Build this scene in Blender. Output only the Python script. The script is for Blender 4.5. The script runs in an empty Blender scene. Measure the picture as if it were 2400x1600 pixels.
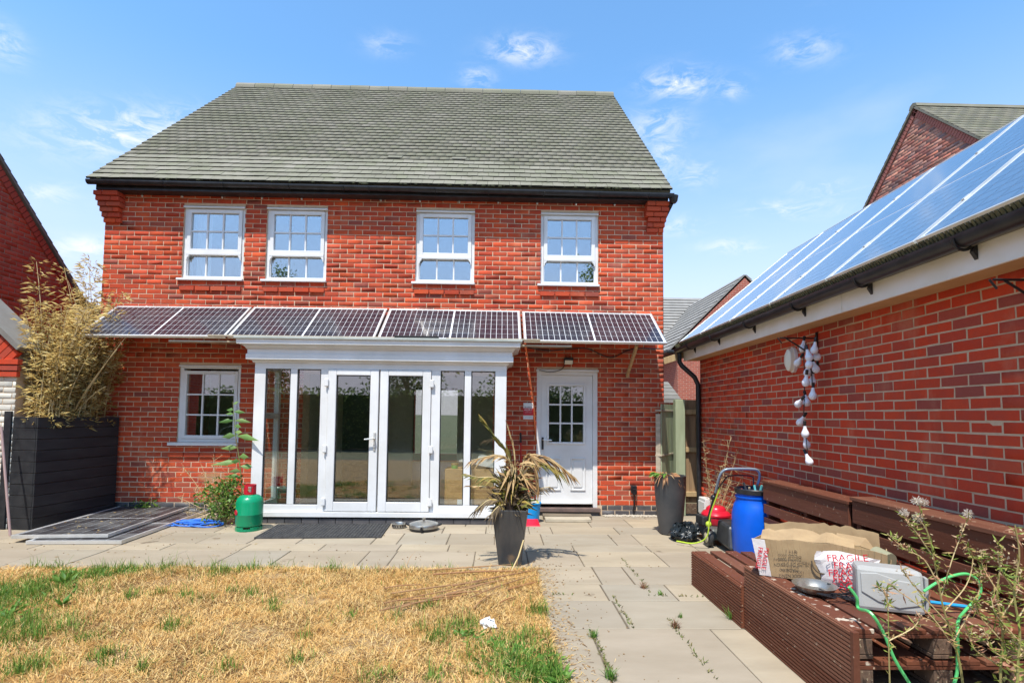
import bpy, bmesh, math, random
import numpy as np
from mathutils import Vector, Matrix
random.seed(7); rng = np.random.default_rng(7)
rad = math.radians
scene = bpy.context.scene
COL = scene.collection

# ---------------------------------------------------------------- camera
EYE = np.array([0., 0., 1.51]); FPX = 1250.; PX = 1200.; PY = 902.; DY = 8.2
yaw, pit, rol = rad(1.3), rad(3.2), 0.0105
FW = np.array([math.sin(yaw)*math.cos(pit), math.cos(yaw)*math.cos(pit), math.sin(pit)])
R0 = np.array([math.cos(yaw), -math.sin(yaw), 0.]); U0 = np.cross(R0, FW)
RT = R0*math.cos(rol)+U0*math.sin(rol); UP = -R0*math.sin(rol)+U0*math.cos(rol)
cd = bpy.data.cameras.new('camera'); cam = bpy.data.objects.new('camera', cd); COL.objects.link(cam)
cam.matrix_world = Matrix(((RT[0], UP[0], -FW[0], EYE[0]), (RT[1], UP[1], -FW[1], EYE[1]), (RT[2], UP[2], -FW[2], EYE[2]), (0, 0, 0, 1)))
cd.sensor_width = 36; cd.lens = FPX/2400*36; cd.shift_y = (PY-800)/2400; cd.clip_start = .05; cd.clip_end = 3000
scene.camera = cam
def ray(x, y): return FW+RT*(x-PX)/FPX-UP*(y-PY)/FPX
def atY(x, y, Y): v = ray(x, y); return EYE+v*(Y/v[1])
def atZ(x, y, z=0.): v = ray(x, y); return EYE+v*((z-EYE[2])/v[2])
def FX(x, y): return atY(x, y, DY)          # a point on the rear wall of the house

# ---------------------------------------------------------------- sky, sun, exposure
SUN = Vector((-.40, -1., 2.15)).normalized()
world = bpy.data.worlds.new('World'); scene.world = world; world.use_nodes = True
wt = world.node_tree; wn, wl = wt.nodes, wt.links; wn.clear()
wo = wn.new('ShaderNodeOutputWorld'); wb = wn.new('ShaderNodeBackground')
sky = wn.new('ShaderNodeTexSky'); sky.sky_type = 'NISHITA'; sky.sun_disc = False
sky.sun_elevation = math.asin(SUN.z); sky.sun_rotation = math.atan2(SUN.x, SUN.y)
sky.air_density = 1.0; sky.dust_density = .5; sky.ozone_density = 1.6; sky.altitude = 50
tc = wn.new('ShaderNodeTexCoord')
def wmath(op, a, b=None, clamp=False):
    n = wn.new('ShaderNodeMath'); n.operation = op; n.use_clamp = clamp
    for i, s in enumerate((a, b)):
        if s is None: continue
        if isinstance(s, (int, float)): n.inputs[i].default_value = s
        else: wl.new(s, n.inputs[i])
    return n.outputs[0]
mask = None
# small fair-weather clouds: direction, horizontal and vertical extent
CLOUDS = [(1225, 118, 62, 22, .8), (1120, 182, 32, 20, .5), (1588, 196, 60, 26, .85), (1712, 205, 32, 20, .5), (1540, 300, 62, 36, .5), (1560, 365, 40, 46, .5),
          (300, 312, 120, 40, .8), (100, 455, 55, 16, .45), (205, 580, 60, 18, .8), (1858, 490, 75, 16, .55), (1710, 577, 60, 14, .5), (1885, 118, 50, 22, .45),
          (1625, 410, 45, 24, .5), (10, 105, 25, 28, .5), (905, 105, 40, 18, .35), (1590, 530, 50, 20, .4), (1930, 440, 60, 24, .3), (400, 275, 60, 25, .35)]
for cx, cy, rx, ry, am in CLOUDS:
    d = Vector(ray(cx, cy)).normalized(); a = Vector(RT).normalized(); b = d.cross(a).normalized(); a = b.cross(d)
    k = FPX/d.dot(Vector(FW))
    def dotn(v):
        n = wn.new('ShaderNodeVectorMath'); n.operation = 'DOT_PRODUCT'; wl.new(tc.outputs['Generated'], n.inputs[0]); n.inputs[1].default_value = v; return n.outputs['Value']
    ea = wmath('POWER', wmath('ABSOLUTE', wmath('MULTIPLY', dotn(a), FPX*1.05/rx)), 2.); eb = wmath('POWER', wmath('ABSOLUTE', wmath('MULTIPLY', dotn(b), FPX*1.05/ry)), 2.)
    g = wmath('MULTIPLY', wmath('EXPONENT', wmath('MULTIPLY', wmath('ADD', ea, eb), -1.)), am)
    g = wmath('MULTIPLY', g, wmath('GREATER_THAN', dotn(d), 0.))
    mask = g if mask is None else wmath('MAXIMUM', mask, g)
mp = wn.new('ShaderNodeMapping'); mp.inputs['Scale'].default_value = (1, 1, 2.4); wl.new(tc.outputs['Generated'], mp.inputs[0])
nz = wn.new('ShaderNodeTexNoise'); nz.inputs['Scale'].default_value = 21; nz.inputs['Detail'].default_value = 9; nz.inputs['Roughness'].default_value = .68; nz.inputs['Distortion'].default_value = .6; wl.new(mp.outputs[0], nz.inputs['Vector'])
mr = wn.new('ShaderNodeMapRange'); mr.inputs[1].default_value = .42; mr.inputs[2].default_value = .62; mr.clamp = True; wl.new(nz.outputs['Fac'], mr.inputs[0])
cm = wmath('MULTIPLY', mask, mr.outputs[0], True)
# overall faint cirrus so the sky behind the viewer is not empty either
nz2 = wn.new('ShaderNodeTexNoise'); nz2.inputs['Scale'].default_value = 3.2; nz2.inputs['Detail'].default_value = 8; wl.new(mp.outputs[0], nz2.inputs['Vector'])
mr2 = wn.new('ShaderNodeMapRange'); mr2.inputs[1].default_value = .56; mr2.inputs[2].default_value = .85; mr2.inputs[4].default_value = .22; wl.new(nz2.outputs['Fac'], mr2.inputs[0])
cm = wmath('MAXIMUM', cm, mr2.outputs[0], True)
tint = wn.new('ShaderNodeMix'); tint.data_type = 'RGBA'; tint.blend_type = 'MULTIPLY'; tint.inputs[0].default_value = 1.
wl.new(sky.outputs[0], tint.inputs[6]); tint.inputs[7].default_value = (.80, 1.11, 1.22, 1)
sxyz = wn.new('ShaderNodeSeparateXYZ'); wl.new(tc.outputs['Generated'], sxyz.inputs[0])       # summer haze paling the sky towards the horizon, all round
hz = wmath('POWER', wmath('MULTIPLY', wmath('SUBTRACT', .54, wmath('MAXIMUM', sxyz.outputs[2], 0.)), 1/.46, True), 1.5)
hm = wn.new('ShaderNodeMix'); hm.data_type = 'RGBA'; wl.new(wmath('MULTIPLY', hz, .95), hm.inputs[0]); wl.new(tint.outputs[2], hm.inputs[6]); hm.inputs[7].default_value = (3.45, 3.12, 3.65, 1)
mx = wn.new('ShaderNodeMix'); mx.data_type = 'RGBA'; wl.new(cm, mx.inputs[0]); wl.new(hm.outputs[2], mx.inputs[6]); mx.inputs[7].default_value = (4.3, 4.35, 4.4, 1)
wl.new(mx.outputs[2], wb.inputs[0]); wb.inputs[1].default_value = .15
wl.new(wb.outputs[0], wo.inputs[0])
sd = bpy.data.lights.new('sun', 'SUN'); sd.energy = 3.5; sd.angle = rad(.53); sd.color = (1., .95, .87)
so = bpy.data.objects.new('sun', sd); COL.objects.link(so); so.rotation_euler = SUN.to_track_quat('Z', 'Y').to_euler()
vs = scene.view_settings; vs.view_transform = 'Standard'; vs.look = 'None'; vs.exposure = .85; vs.gamma = 1.; vs.use_curve_mapping = False

# ---------------------------------------------------------------- mesh helpers
class MB:
    def __init__(s): s.v = []; s.f = []
    def add(s, vs, fs):
        o = len(s.v); s.v += [tuple(map(float, p)) for p in vs]; s.f += [tuple(i+o for i in f) for f in fs]; return s
    def box(s, x0, x1, y0, y1, z0, z1):
        return s.add([(x0, y0, z0), (x1, y0, z0), (x1, y1, z0), (x0, y1, z0), (x0, y0, z1), (x1, y0, z1), (x1, y1, z1), (x0, y1, z1)],
                     [(0, 3, 2, 1), (4, 5, 6, 7), (0, 1, 5, 4), (1, 2, 6, 5), (2, 3, 7, 6), (3, 0, 4, 7)])
    def hexa(s, b, t):      # four bottom and four top corners
        return s.add(list(b)+list(t), [(0, 3, 2, 1), (4, 5, 6, 7), (0, 1, 5, 4), (1, 2, 6, 5), (2, 3, 7, 6), (3, 0, 4, 7)])
    def bar(s, a, b, w, t, up=(0, 0, 1)):
        a, b = Vector(a), Vector(b); d = (b-a).normalized(); u = Vector(up); x = d.cross(u).normalized(); y = x.cross(d)
        x *= w/2; y *= t/2
        return s.hexa([a-x-y, a+x-y, a+x+y, a-x+y], [b-x-y, b+x-y, b+x+y, b-x+y])
    def prism(s, poly, axis, a, b):   # poly in the two other axes
        n = len(poly)
        def P(p, c): return {'x': (c, p[0], p[1]), 'y': (p[0], c, p[1]), 'z': (p[0], p[1], c)}[axis]
        return s.add([P(p, a) for p in poly]+[P(p, b) for p in poly], [tuple(range(n)), tuple(range(2*n-1, n-1, -1))]+[(i, i+n, (i+1) % n+n, (i+1) % n) for i in range(n)])
    def tube(s, pts, r, seg=8, cap=True):
        pts = [Vector(p) for p in pts]; n = len(pts); rs = r if isinstance(r, (list, tuple)) else [r]*n
        o = len(s.v); prev = None
        for i, p in enumerate(pts):
            d = (pts[min(i+1, n-1)]-pts[max(i-1, 0)])
            d = d.normalized() if d.length > 1e-9 else Vector((0, 0, 1))
            if prev is None: x = d.cross(Vector((0, 0, 1)) if abs(d.z) < .9 else Vector((0, 1, 0))).normalized()
            else: x = (prev-d*prev.dot(d)).normalized()
            prev = x; y = d.cross(x)
            for k in range(seg):
                a = 2*math.pi*k/seg; s.v.append(tuple(p+(x*math.cos(a)+y*math.sin(a))*rs[i]))
        for i in range(n-1):
            for k in range(seg):
                k2 = (k+1) % seg; s.f.append((o+i*seg+k, o+i*seg+k2, o+(i+1)*seg+k2, o+(i+1)*seg+k))
        if cap:
            s.f.append(tuple(o+k for k in reversed(range(seg)))); s.f.append(tuple(o+(n-1)*seg+k for k in range(seg)))
        return s
    def lathe(s, prof, c=(0, 0, 0), seg=24, sx=1., sy=1., M=None):
        o = len(s.v)
        for r, z in prof:
            for k in range(seg):
                a = 2*math.pi*k/seg; p = Vector((r*math.cos(a)*sx, r*math.sin(a)*sy, z))
                if M is not None: p = M @ p
                s.v.append((p[0]+c[0], p[1]+c[1], p[2]+c[2]))
        for i in range(len(prof)-1):
            for k in range(seg):
                k2 = (k+1) % seg; s.f.append((o+i*seg+k, o+i*seg+k2, o+(i+1)*seg+k2, o+(i+1)*seg+k))
        s.f.append(tuple(o+k for k in reversed(range(seg)))); s.f.append(tuple(o+(len(prof)-1)*seg+k for k in range(seg)))
        return s
    def ball(s, c, r, seg=10, rings=6, sz=1.):
        prof = [(max(1e-4, r*math.sin(math.pi*i/rings)), -r*sz*math.cos(math.pi*i/rings)) for i in range(rings+1)]
        return s.lathe(prof, c, seg)
    def build(s, name, mat, parent=None, smooth=False, bevel=0, loc=None, kind=None, label=None, cat=None, group=None, solid=0):
        me = bpy.data.meshes.new(name); me.from_pydata(s.v, [], s.f); me.update()
        return obj(name, me, mat, parent, smooth, bevel, loc, kind, label, cat, group, solid)
def obj(name, me, mat, parent=None, smooth=False, bevel=0, loc=None, kind=None, label=None, cat=None, group=None, solid=0):
    if mat is not None and not me.materials:
        for m in (mat if isinstance(mat, (list, tuple)) else [mat]): me.materials.append(m)
    if smooth: me.shade_smooth(); me.set_sharp_from_angle(angle=rad(38))
    o = bpy.data.objects.new(name, me); COL.objects.link(o)
    if parent is not None: o.parent = parent
    if loc is not None: o.location = loc
    if bevel: b = o.modifiers.new('bevel', 'BEVEL'); b.width = bevel; b.segments = 2; b.limit_method = 'ANGLE'; b.angle_limit = rad(40)
    if solid: b = o.modifiers.new('solid', 'SOLIDIFY'); b.thickness = solid; b.offset = 0
    tag(o, label, cat, group, kind); return o
def tag(o, label=None, cat=None, group=None, kind=None):
    if label: o['label'] = label
    if cat: o['category'] = cat
    if group: o['group'] = group
    if kind or cat: o['kind'] = kind or 'thing'
    return o
def thing(name, label, cat, loc=(0, 0, 0), rz=0., group=None):
    o = bpy.data.objects.new(name, None); COL.objects.link(o); o.location = loc; o.rotation_euler = (0, 0, rz); o.empty_display_size = .1
    return tag(o, label, cat, group)
def kids(o): return [c for c in bpy.data.objects if c.parent == o]
def copy_tree(o, parent=None):
    c = o.copy(); COL.objects.link(c)
    if parent is not None: c.parent = parent
    for ch in kids(o): copy_tree(ch, c)
    return c
def fastmesh(name, V, T, mat, rnd=None, parent=None, kind=None, label=None, cat=None, group=None, smooth=False):
    V = np.asarray(V, dtype=np.float32); T = np.asarray(T, dtype=np.int32); k = T.shape[1]
    me = bpy.data.meshes.new(name); me.vertices.add(len(V)); me.vertices.foreach_set('co', V.ravel())
    me.loops.add(T.size); me.loops.foreach_set('vertex_index', T.ravel())
    me.polygons.add(len(T)); me.polygons.foreach_set('loop_start', np.arange(0, T.size, k, dtype=np.int32))
    if rnd is not None:
        at = me.attributes.new('rnd', 'FLOAT', 'POINT'); at.data.foreach_set('value', np.asarray(rnd, dtype=np.float32))
    me.update(calc_edges=True); me.validate()
    return obj(name, me, mat, parent, smooth, 0, None, kind, label, cat, group)
def blades(P, L, W, az, lean, bend, rnd):
    """grass blades or narrow leaves: root points, length, width, azimuth, lean from vertical, extra bend -> verts, tris"""
    n = len(P); P = np.asarray(P, float)
    d = np.stack([np.cos(az), np.sin(az)], 1); sdn = np.stack([-np.sin(az), np.cos(az)], 1)
    def at(l, th): return np.concatenate([d*(l*np.sin(th))[:, None], (l*np.cos(th))[:, None]], 1)
    m1 = P+at(L*.5, lean); m2 = m1+at(L*.5, lean+bend)
    w = np.concatenate([sdn*(W/2)[:, None], np.zeros((n, 1))], 1)
    V = np.stack([P-w, P+w, m1+w*.85, m1-w*.85, m2], 1).reshape(-1, 3)
    b = (np.arange(n)*5)[:, None]
    T = np.concatenate([b+[0, 1, 2], b+[0, 2, 3], b+[3, 2, 4]], 1).reshape(-1, 3)
    return V, T, np.repeat(rnd, 5)
class Leaves:
    """collects leaf-shaped faces (a folded pointed oval of four triangles)"""
    def __init__(s): s.V = []; s.T = []; s.R = []; s.n = 0
    def leaf(s, p, d, L, W, nrm=None, droop=.0, r=None):
        p = Vector(p); d = Vector(d).normalized()
        n = Vector(nrm) if nrm is not None else Vector((random.gauss(0, .5), random.gauss(0, .5), 1))
        x = d.cross(n)
        if x.length < 1e-4: x = d.cross(Vector((1, 0, .3)))
        x.normalize(); n = x.cross(d)
        m = p+d*L*.5+n*.06*L; t = p+d*L-Vector((0, 0, droop*L))
        a = p+d*L*.42+x*W/2-n*.05*L-Vector((0, 0, droop*L*.25)); b = p+d*L*.42-x*W/2-n*.05*L-Vector((0, 0, droop*L*.25)); m = m-Vector((0, 0, droop*L*.3))
        s.V += [p, a, m, b, t]; k = s.n; s.T += [(k, k+1, k+2), (k, k+2, k+3), (k+1, k+4, k+2), (k+2, k+4, k+3)]; s.n += 5
        s.R += [random.random() if r is None else r]*5
    def build(s, name, mat, parent=None, **kw):
        return fastmesh(name, [tuple(v) for v in s.V], s.T, mat, s.R, parent, **kw)
def bez(a, b, c, n=8):
    a, b, c = Vector(a), Vector(b), Vector(c); return [a*(1-t)**2+b*2*t*(1-t)+c*t*t for t in [i/n for i in range(n+1)]]
def arc_pts(pts, n=6):      # Catmull-Rom through points
    P = [Vector(p) for p in pts]; P = [P[0]*2-P[1]]+P+[P[-1]*2-P[-2]]; out = []
    for i in range(1, len(P)-2):
        for k in range(n):
            t = k/n; a, b, c, d = P[i-1:i+3]
            out.append(.5*((2*b)+(c-a)*t+(2*a-5*b+4*c-d)*t*t+(3*b-a-3*c+d)*t**3))
    return out+[P[-2]]
def text_mesh(name, s, size, mat, parent, M, label=None, extrude=.0006):
    cu = bpy.data.curves.new(name, 'FONT'); cu.body = s; cu.size = size; cu.align_x = 'CENTER'; cu.align_y = 'CENTER'; cu.extrude = extrude; cu.resolution_u = 2
    t = bpy.data.objects.new(name, cu); COL.objects.link(t); dg = bpy.context.evaluated_depsgraph_get(); me = bpy.data.meshes.new_from_object(t.evaluated_get(dg))
    bpy.data.objects.remove(t); bpy.data.curves.remove(cu)
    me.transform(M); me.materials.clear(); me.name = name
    return obj(name, me, mat, parent, label=label)

# ---------------------------------------------------------------- materials
def nodes(name):
    m = bpy.data.materials.new(name); m.use_nodes = True; t = m.node_tree; t.nodes.clear()
    o = t.nodes.new('ShaderNodeOutputMaterial'); b = t.nodes.new('ShaderNodeBsdfPrincipled'); t.links.new(b.outputs[0], o.inputs[0]); return m, t, b, o
def N(t, typ, **kw):
    n = t.nodes.new(typ)
    for k, v in kw.items(): setattr(n, k, v)
    return n
def mth(t, op, a, b=None, clamp=False):
    n = t.nodes.new('ShaderNodeMath'); n.operation = op; n.use_clamp = clamp
    for i, s in enumerate((a, b)):
        if s is None: continue
        if isinstance(s, (int, float)): n.inputs[i].default_value = s
        else: t.links.new(s, n.inputs[i])
    return n.outputs[0]
def randv(t):   # one random number for each piece: per object and per 'rnd' attribute
    oi = N(t, 'ShaderNodeObjectInfo'); at = N(t, 'ShaderNodeAttribute', attribute_name='rnd')
    return mth(t, 'FRACT', mth(t, 'ADD', oi.outputs['Random'], at.outputs['Fac']))
def ramp(t, fac, stops, interp='LINEAR'):
    r = N(t, 'ShaderNodeValToRGB'); e = r.color_ramp; e.interpolation = interp
    while len(e.elements) > 1: e.elements.remove(e.elements[-1])
    e.elements[0].position = stops[0][0]; e.elements[0].color = (*stops[0][1], 1)
    for p, c in stops[1:]:
        x = e.elements.new(p); x.color = (*c, 1)
    t.links.new(fac, r.inputs[0]); return r.outputs[0]
def noise(t, scale, detail=4, rough=.55, coord='pos', stretch=None, shift=None):
    if coord == 'pos': c = N(t, 'ShaderNodeNewGeometry').outputs['Position']
    else: c = N(t, 'ShaderNodeTexCoord').outputs['Object']
    if stretch:
        m = N(t, 'ShaderNodeMapping'); m.inputs['Scale'].default_value = stretch; t.links.new(c, m.inputs[0]); c = m.outputs[0]
    n = N(t, 'ShaderNodeTexNoise'); n.inputs['Scale'].default_value = scale; n.inputs['Detail'].default_value = detail; n.inputs['Roughness'].default_value = rough
    t.links.new(c, n.inputs['Vector']); return n.outputs['Fac']
def mix(t, fac, a, b, mode='MIX'):
    m = N(t, 'ShaderNodeMix', data_type='RGBA', blend_type=mode)
    for s, i in ((fac, 0), (a, 6), (b, 7)):
        if isinstance(s, (int, float)): m.inputs[i].default_value = s
        elif isinstance(s, tuple): m.inputs[i].default_value = (*s, 1)
        else: t.links.new(s, m.inputs[i])
    return m.outputs[2]
def bumpn(t, b, h, strength=.3, dist=.01):
    n = N(t, 'ShaderNodeBump'); n.inputs['Strength'].default_value = strength; n.inputs['Distance'].default_value = dist; t.links.new(h, n.inputs['Height']); t.links.new(n.outputs[0], b.inputs['Normal'])
def M(name, c, c2=None, scale=6, rough=.6, bump=0, bscale=60, metal=0, spec=.4, rnd=None, stretch=None, coat=0, coord='pos', speck=None, bdist=.004):
    m, t, b, o = nodes(name)
    col = None
    if rnd: col = ramp(t, randv(t), [(i/(len(rnd)-1) if len(rnd) > 1 else 0, k) for i, k in enumerate(rnd)])
    if c2 is not None:
        f = ramp(t, noise(t, scale, 5, .6, coord, stretch), [(.35, (0, 0, 0)), (.68, (1, 1, 1))])
        if col is None: col = mix(t, f, tuple(c), tuple(c2))
        else: col = mix(t, mth(t, 'MULTIPLY', f, .6), col, tuple(c2))
    if speck:
        f = ramp(t, noise(t, speck[1], 3, .5, coord), [(speck[2], (0, 0, 0)), (speck[2]+.05, (1, 1, 1))]); col = mix(t, f, col if col is not None else tuple(c), tuple(speck[0]))
    if col is None: b.inputs['Base Color'].default_value = (*c, 1)
    else: t.links.new(col, b.inputs['Base Color'])
    b.inputs['Roughness'].default_value = rough; b.inputs['Metallic'].default_value = metal; b.inputs['Specular IOR Level'].default_value = spec
    if coat: b.inputs['Coat Weight'].default_value = coat; b.inputs['Coat Roughness'].default_value = .05
    if bump: bumpn(t, b, noise(t, bscale, 5, .6, coord, stretch), bump, bdist)
    return m
def brickmat(name, stops, dark, wear=.35, bump=.5, patch=None):
    m, t, b, o = nodes(name)
    col = ramp(t, randv(t), stops)
    n1 = noise(t, 9, 6, .65); col = mix(t, mth(t, 'MULTIPLY', ramp(t, n1, [(.42, (0, 0, 0)), (.72, (1, 1, 1))]), wear), col, dark)
    n2 = noise(t, 55, 4, .6); col = mix(t, mth(t, 'MULTIPLY', ramp(t, n2, [(.5, (0, 0, 0)), (.8, (1, 1, 1))]), .18), col, mix(t, .3, col, (.75, .34, .14)))
    n3 = noise(t, 1.1, 3, .5); col = mix(t, mth(t, 'MULTIPLY', ramp(t, n3, [(.45, (0, 0, 0)), (.75, (1, 1, 1))]), .22), col, (.20, .07, .05))
    n4 = noise(t, 1., 5, .65, 'pos', (5.5, 5.5, .55)); col = mix(t, mth(t, 'MULTIPLY', ramp(t, n4, [(.50, (0, 0, 0)), (.70, (1, 1, 1))]), .20), col, (.17, .055, .04))
    n5 = noise(t, 1., 5, .6, 'pos', (3.1, 3.1, 1.6)); col = mix(t, mth(t, 'MULTIPLY', ramp(t, n5, [(.58, (0, 0, 0)), (.76, (1, 1, 1))]), .30), col, (.60, .30, .18))
    if patch:
        g = N(t, 'ShaderNodeNewGeometry'); vm = N(t, 'ShaderNodeVectorMath', operation='SUBTRACT'); t.links.new(g.outputs['Position'], vm.inputs[0]); vm.inputs[1].default_value = patch[0]; v2 = N(t, 'ShaderNodeVectorMath', operation='DIVIDE'); t.links.new(vm.outputs[0], v2.inputs[0]); v2.inputs[1].default_value = patch[1]; ln = N(t, 'ShaderNodeVectorMath', operation='LENGTH'); t.links.new(v2.outputs[0], ln.inputs[0])
        f = ramp(t, mth(t, 'ADD', ln.outputs['Value'], mth(t, 'MULTIPLY', noise(t, 9, 4), .9)), [(.75, (1, 1, 1)), (1.25, (0, 0, 0))]); col = mix(t, mth(t, 'MULTIPLY', f, .8), col, (.42, .24, .12))
    t.links.new(col, b.inputs['Base Color']); b.inputs['Roughness'].default_value = .88; b.inputs['Specular IOR Level'].default_value = .25
    bumpn(t, b, noise(t, 70, 5, .7), bump, .006); return m
def leafmat(name, stops, trans=.25, rough=.55):
    m, t, b, o = nodes(name); col = ramp(t, randv(t), stops); t.links.new(col, b.inputs['Base Color']); b.inputs['Roughness'].default_value = rough; b.inputs['Specular IOR Level'].default_value = .3
    tr = N(t, 'ShaderNodeBsdfTranslucent'); t.links.new(col, tr.inputs[0]); ms = N(t, 'ShaderNodeMixShader'); ms.inputs[0].default_value = trans
    t.links.new(b.outputs[0], ms.inputs[1]); t.links.new(tr.outputs[0], ms.inputs[2]); t.links.new(ms.outputs[0], o.inputs[0]); return m
def glassmat(name, base, tint=(.86, .9, .9)):
    m, t, b, o = nodes(name); t.nodes.remove(b)
    g = N(t, 'ShaderNodeBsdfGlossy'); g.inputs['Roughness'].default_value = .012; g.inputs[0].default_value = (.92, .96, 1, 1)
    tr = N(t, 'ShaderNodeBsdfTransparent'); tr.inputs[0].default_value = (*tint, 1); fr = N(t, 'ShaderNodeLayerWeight'); fr.inputs[0].default_value = .5
    f = mth(t, 'ADD', mth(t, 'MULTIPLY', mth(t, 'POWER', fr.outputs['Facing'], 5.), .9), base, True); ms = N(t, 'ShaderNodeMixShader'); t.links.new(f, ms.inputs[0]); t.links.new(tr.outputs[0], ms.inputs[1]); t.links.new(g.outputs[0], ms.inputs[2]); t.links.new(ms.outputs[0], o.inputs[0])
    return m
MT = {}
MT['brick'] = brickmat('red_facing_brick', [(0, (.40, .046, .020)), (.2, (.53, .066, .023)), (.45, (.60, .090, .027)), (.65, (.46, .056, .025)), (.8, (.50, .082, .031)), (.9, (.27, .066, .047)), (1, (.57, .105, .040))], (.24, .07, .045), .45, .5, ((-4.32, 8.2, .52), (.42, 1., .20)))
MT['gbrick'] = brickmat('garage_red_brick', [(0, (.48, .045, .018)), (.35, (.60, .066, .022)), (.65, (.53, .052, .020)), (.82, (.40, .062, .036)), (.9, (.28, .07, .055)), (1, (.57, .082, .030))], (.32, .068, .048), .4)
MT['nbrick'] = brickmat('neighbour_brick', [(0, (.42, .055, .03)), (.5, (.52, .075, .036)), (1, (.38, .07, .045))], (.22, .06, .045))
MT['mixbrick'] = brickmat('mixed_brick', [(0, (.48, .17, .11)), (.25, (.40, .14, .11)), (.45, (.55, .28, .19)), (.62, (.20, .13, .13)), (.8, (.50, .19, .13)), (1, (.58, .34, .26))], (.22, .13, .11), .35)
MT['bluebrick'] = M('blue_grey_engineering_brick', (.05, .05, .055), (.11, .10, .10), 8, .6, .3, 60, rnd=[(.045, .045, .05), (.08, .08, .085), (.06, .055, .06)])
MT['mortar'] = M('mortar', (.64, .48, .33), (.54, .40, .27), 14, .95, .5, 120)
MT['gmortar'] = M('garage_mortar', (.56, .42, .285), (.45, .335, .225), 14, .95, .5, 120)
MT['white'] = M('white_upvc', (.74, .74, .735), (.64, .635, .615), 2.2, .32, 0, 40)
MT['whitewood'] = M('white_painted_board', (.80, .79, .74), (.72, .69, .60), 3, .5, .15, 30)
MT['black'] = M('black_plastic', (.012, .012, .014), (.028, .028, .03), 9, .32, .05)
MT['gasket'] = M('black_rubber', (.01, .01, .01), None, rough=.6)
MT['glass'] = glassmat('window_glass', .31)
MT['doorglass'] = glassmat('door_glass', .17, (.96, .98, .96))
MT['wall_in'] = M('interior_plaster', (.80, .76, .64), (.75, .71, .60), 2, .9)
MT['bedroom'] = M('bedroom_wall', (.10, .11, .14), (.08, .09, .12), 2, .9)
MT['floor_in'] = M('interior_floor', (.50, .42, .32), (.42, .35, .26), 4, .5)
MT['dark_in'] = M('dark_furniture', (.03, .03, .035), None, rough=.5)
MT['curtain'] = M('white_curtain', (.75, .77, .8), (.6, .63, .68), 30, .9, stretch=(1, 1, .05))
MT['tile'] = M('concrete_roof_tile', (.3, .3, .27), (.13, .13, .08), 1.3, .9, .4, 90, rnd=[(.20, .19, .142), (.225, .208, .16), (.205, .20, .138), (.25, .23, .182), (.19, .175, .135)])
MT['tile_edge'] = M('painted_shade_algae_edge', (.012, .013, .009), (.03, .028, .02), 12, .95)  # near-black: shade of the row gaps painted into the edge colour, with algae
MT['tile2'] = M('far_roof_tile', (.2, .19, .17), (.12, .11, .09), 3, .9, .3, 60, rnd=[(.17, .165, .15), (.22, .21, .19), (.19, .185, .16)])
MT['moss'] = M('dark_moss', (.02, .025, .012), (.05, .05, .02), 40, .95, .6, 200)
MT['alu'] = M('brushed_aluminium', (.72, .71, .68), (.6, .6, .57), 6, .38, 0, metal=.6)
MT['backsheet'] = M('white_backsheet', (.66, .67, .68), None, rough=.25, coat=.3)
def cellmat(name, c, c2, rough, dusty):
    m, t, b, o = nodes(name); f = ramp(t, noise(t, 2.2, 6, .6), [(.45, (0, 0, 0)), (.8, (1, 1, 1))]); s = noise(t, 90, 2, .5, 'pos', (1, .08, .08))
    col = mix(t, mth(t, 'MULTIPLY', f, dusty), mix(t, ramp(t, s, [(.45, (0, 0, 0)), (.62, (1, 1, 1))]), c, c2), (.30, .30, .29)); t.links.new(col, b.inputs['Base Color'])
    b.inputs['Roughness'].default_value = rough; b.inputs['Coat Weight'].default_value = .45 if dusty < .5 else .05; b.inputs['Coat Roughness'].default_value = .08; b.inputs['Specular IOR Level'].default_value = .25; return m
MT['cell'] = cellmat('solar_cell', (.017, .014, .022), (.035, .030, .042), .28, .10)
MT['cell_old'] = cellmat('dusty_solar_cell', (.025, .022, .025), (.045, .04, .04), .5, .55)
def roofcell():
    m, t, b, o = nodes('roof_solar_cell'); s = noise(t, 60, 2, .5, 'pos', (.1, 1, .1))
    t.links.new(mix(t, ramp(t, s, [(.4, (0, 0, 0)), (.6, (1, 1, 1))]), (.055, .075, .105), (.075, .095, .125)), b.inputs['Base Color']); b.inputs['Roughness'].default_value = .16; b.inputs['Specular IOR Level'].default_value = 1.
    b.inputs['Coat Weight'].default_value = 1.; b.inputs['Coat IOR'].default_value = 2.0; b.inputs['Coat Roughness'].default_value = .05; return m
MT['cell_roof'] = roofcell()
MT['batten'] = M('weathered_batten', (.50, .43, .32), (.30, .26, .19), 20, .85, .3, 60, stretch=(.2, 1, 1))
MT['timber'] = M('bare_timber', (.52, .38, .20), (.38, .26, .13), 18, .8, .3, 60, stretch=(1, 1, .15))
MT['greenwood'] = M('green_painted_timber', (.36, .41, .26), (.28, .32, .20), 10, .75, .2, 50, stretch=(1, 1, .2))
MT['fencewood'] = M('brown_fence_timber', (.36, .24, .13), (.22, .14, .08), 14, .85, .3, 60, stretch=(1, 1, .12))
MT['stain'] = M('red_brown_stained_timber', (.17, .055, .028), (.10, .030, .016), 11, .6, .7, 40, spec=.25, stretch=(1, .12, 1), rnd=[(.115, .042, .024), (.175, .060, .030), (.095, .036, .022), (.22, .095, .055), (.14, .05, .028)], speck=((.42, .32, .22), 36, .67))
MT['stain_dark'] = M('weathered_pallet_block', (.16, .10, .065), (.08, .05, .035), 22, .9, .6, 60, speck=((.33, .26, .17), 38, .64))
MT['blackwood'] = M('black_stained_board', (.012, .013, .016), (.030, .031, .033), 9, .62, .35, 50, stretch=(1, .1, 1), speck=((.25, .25, .24), 60, .76))
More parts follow.
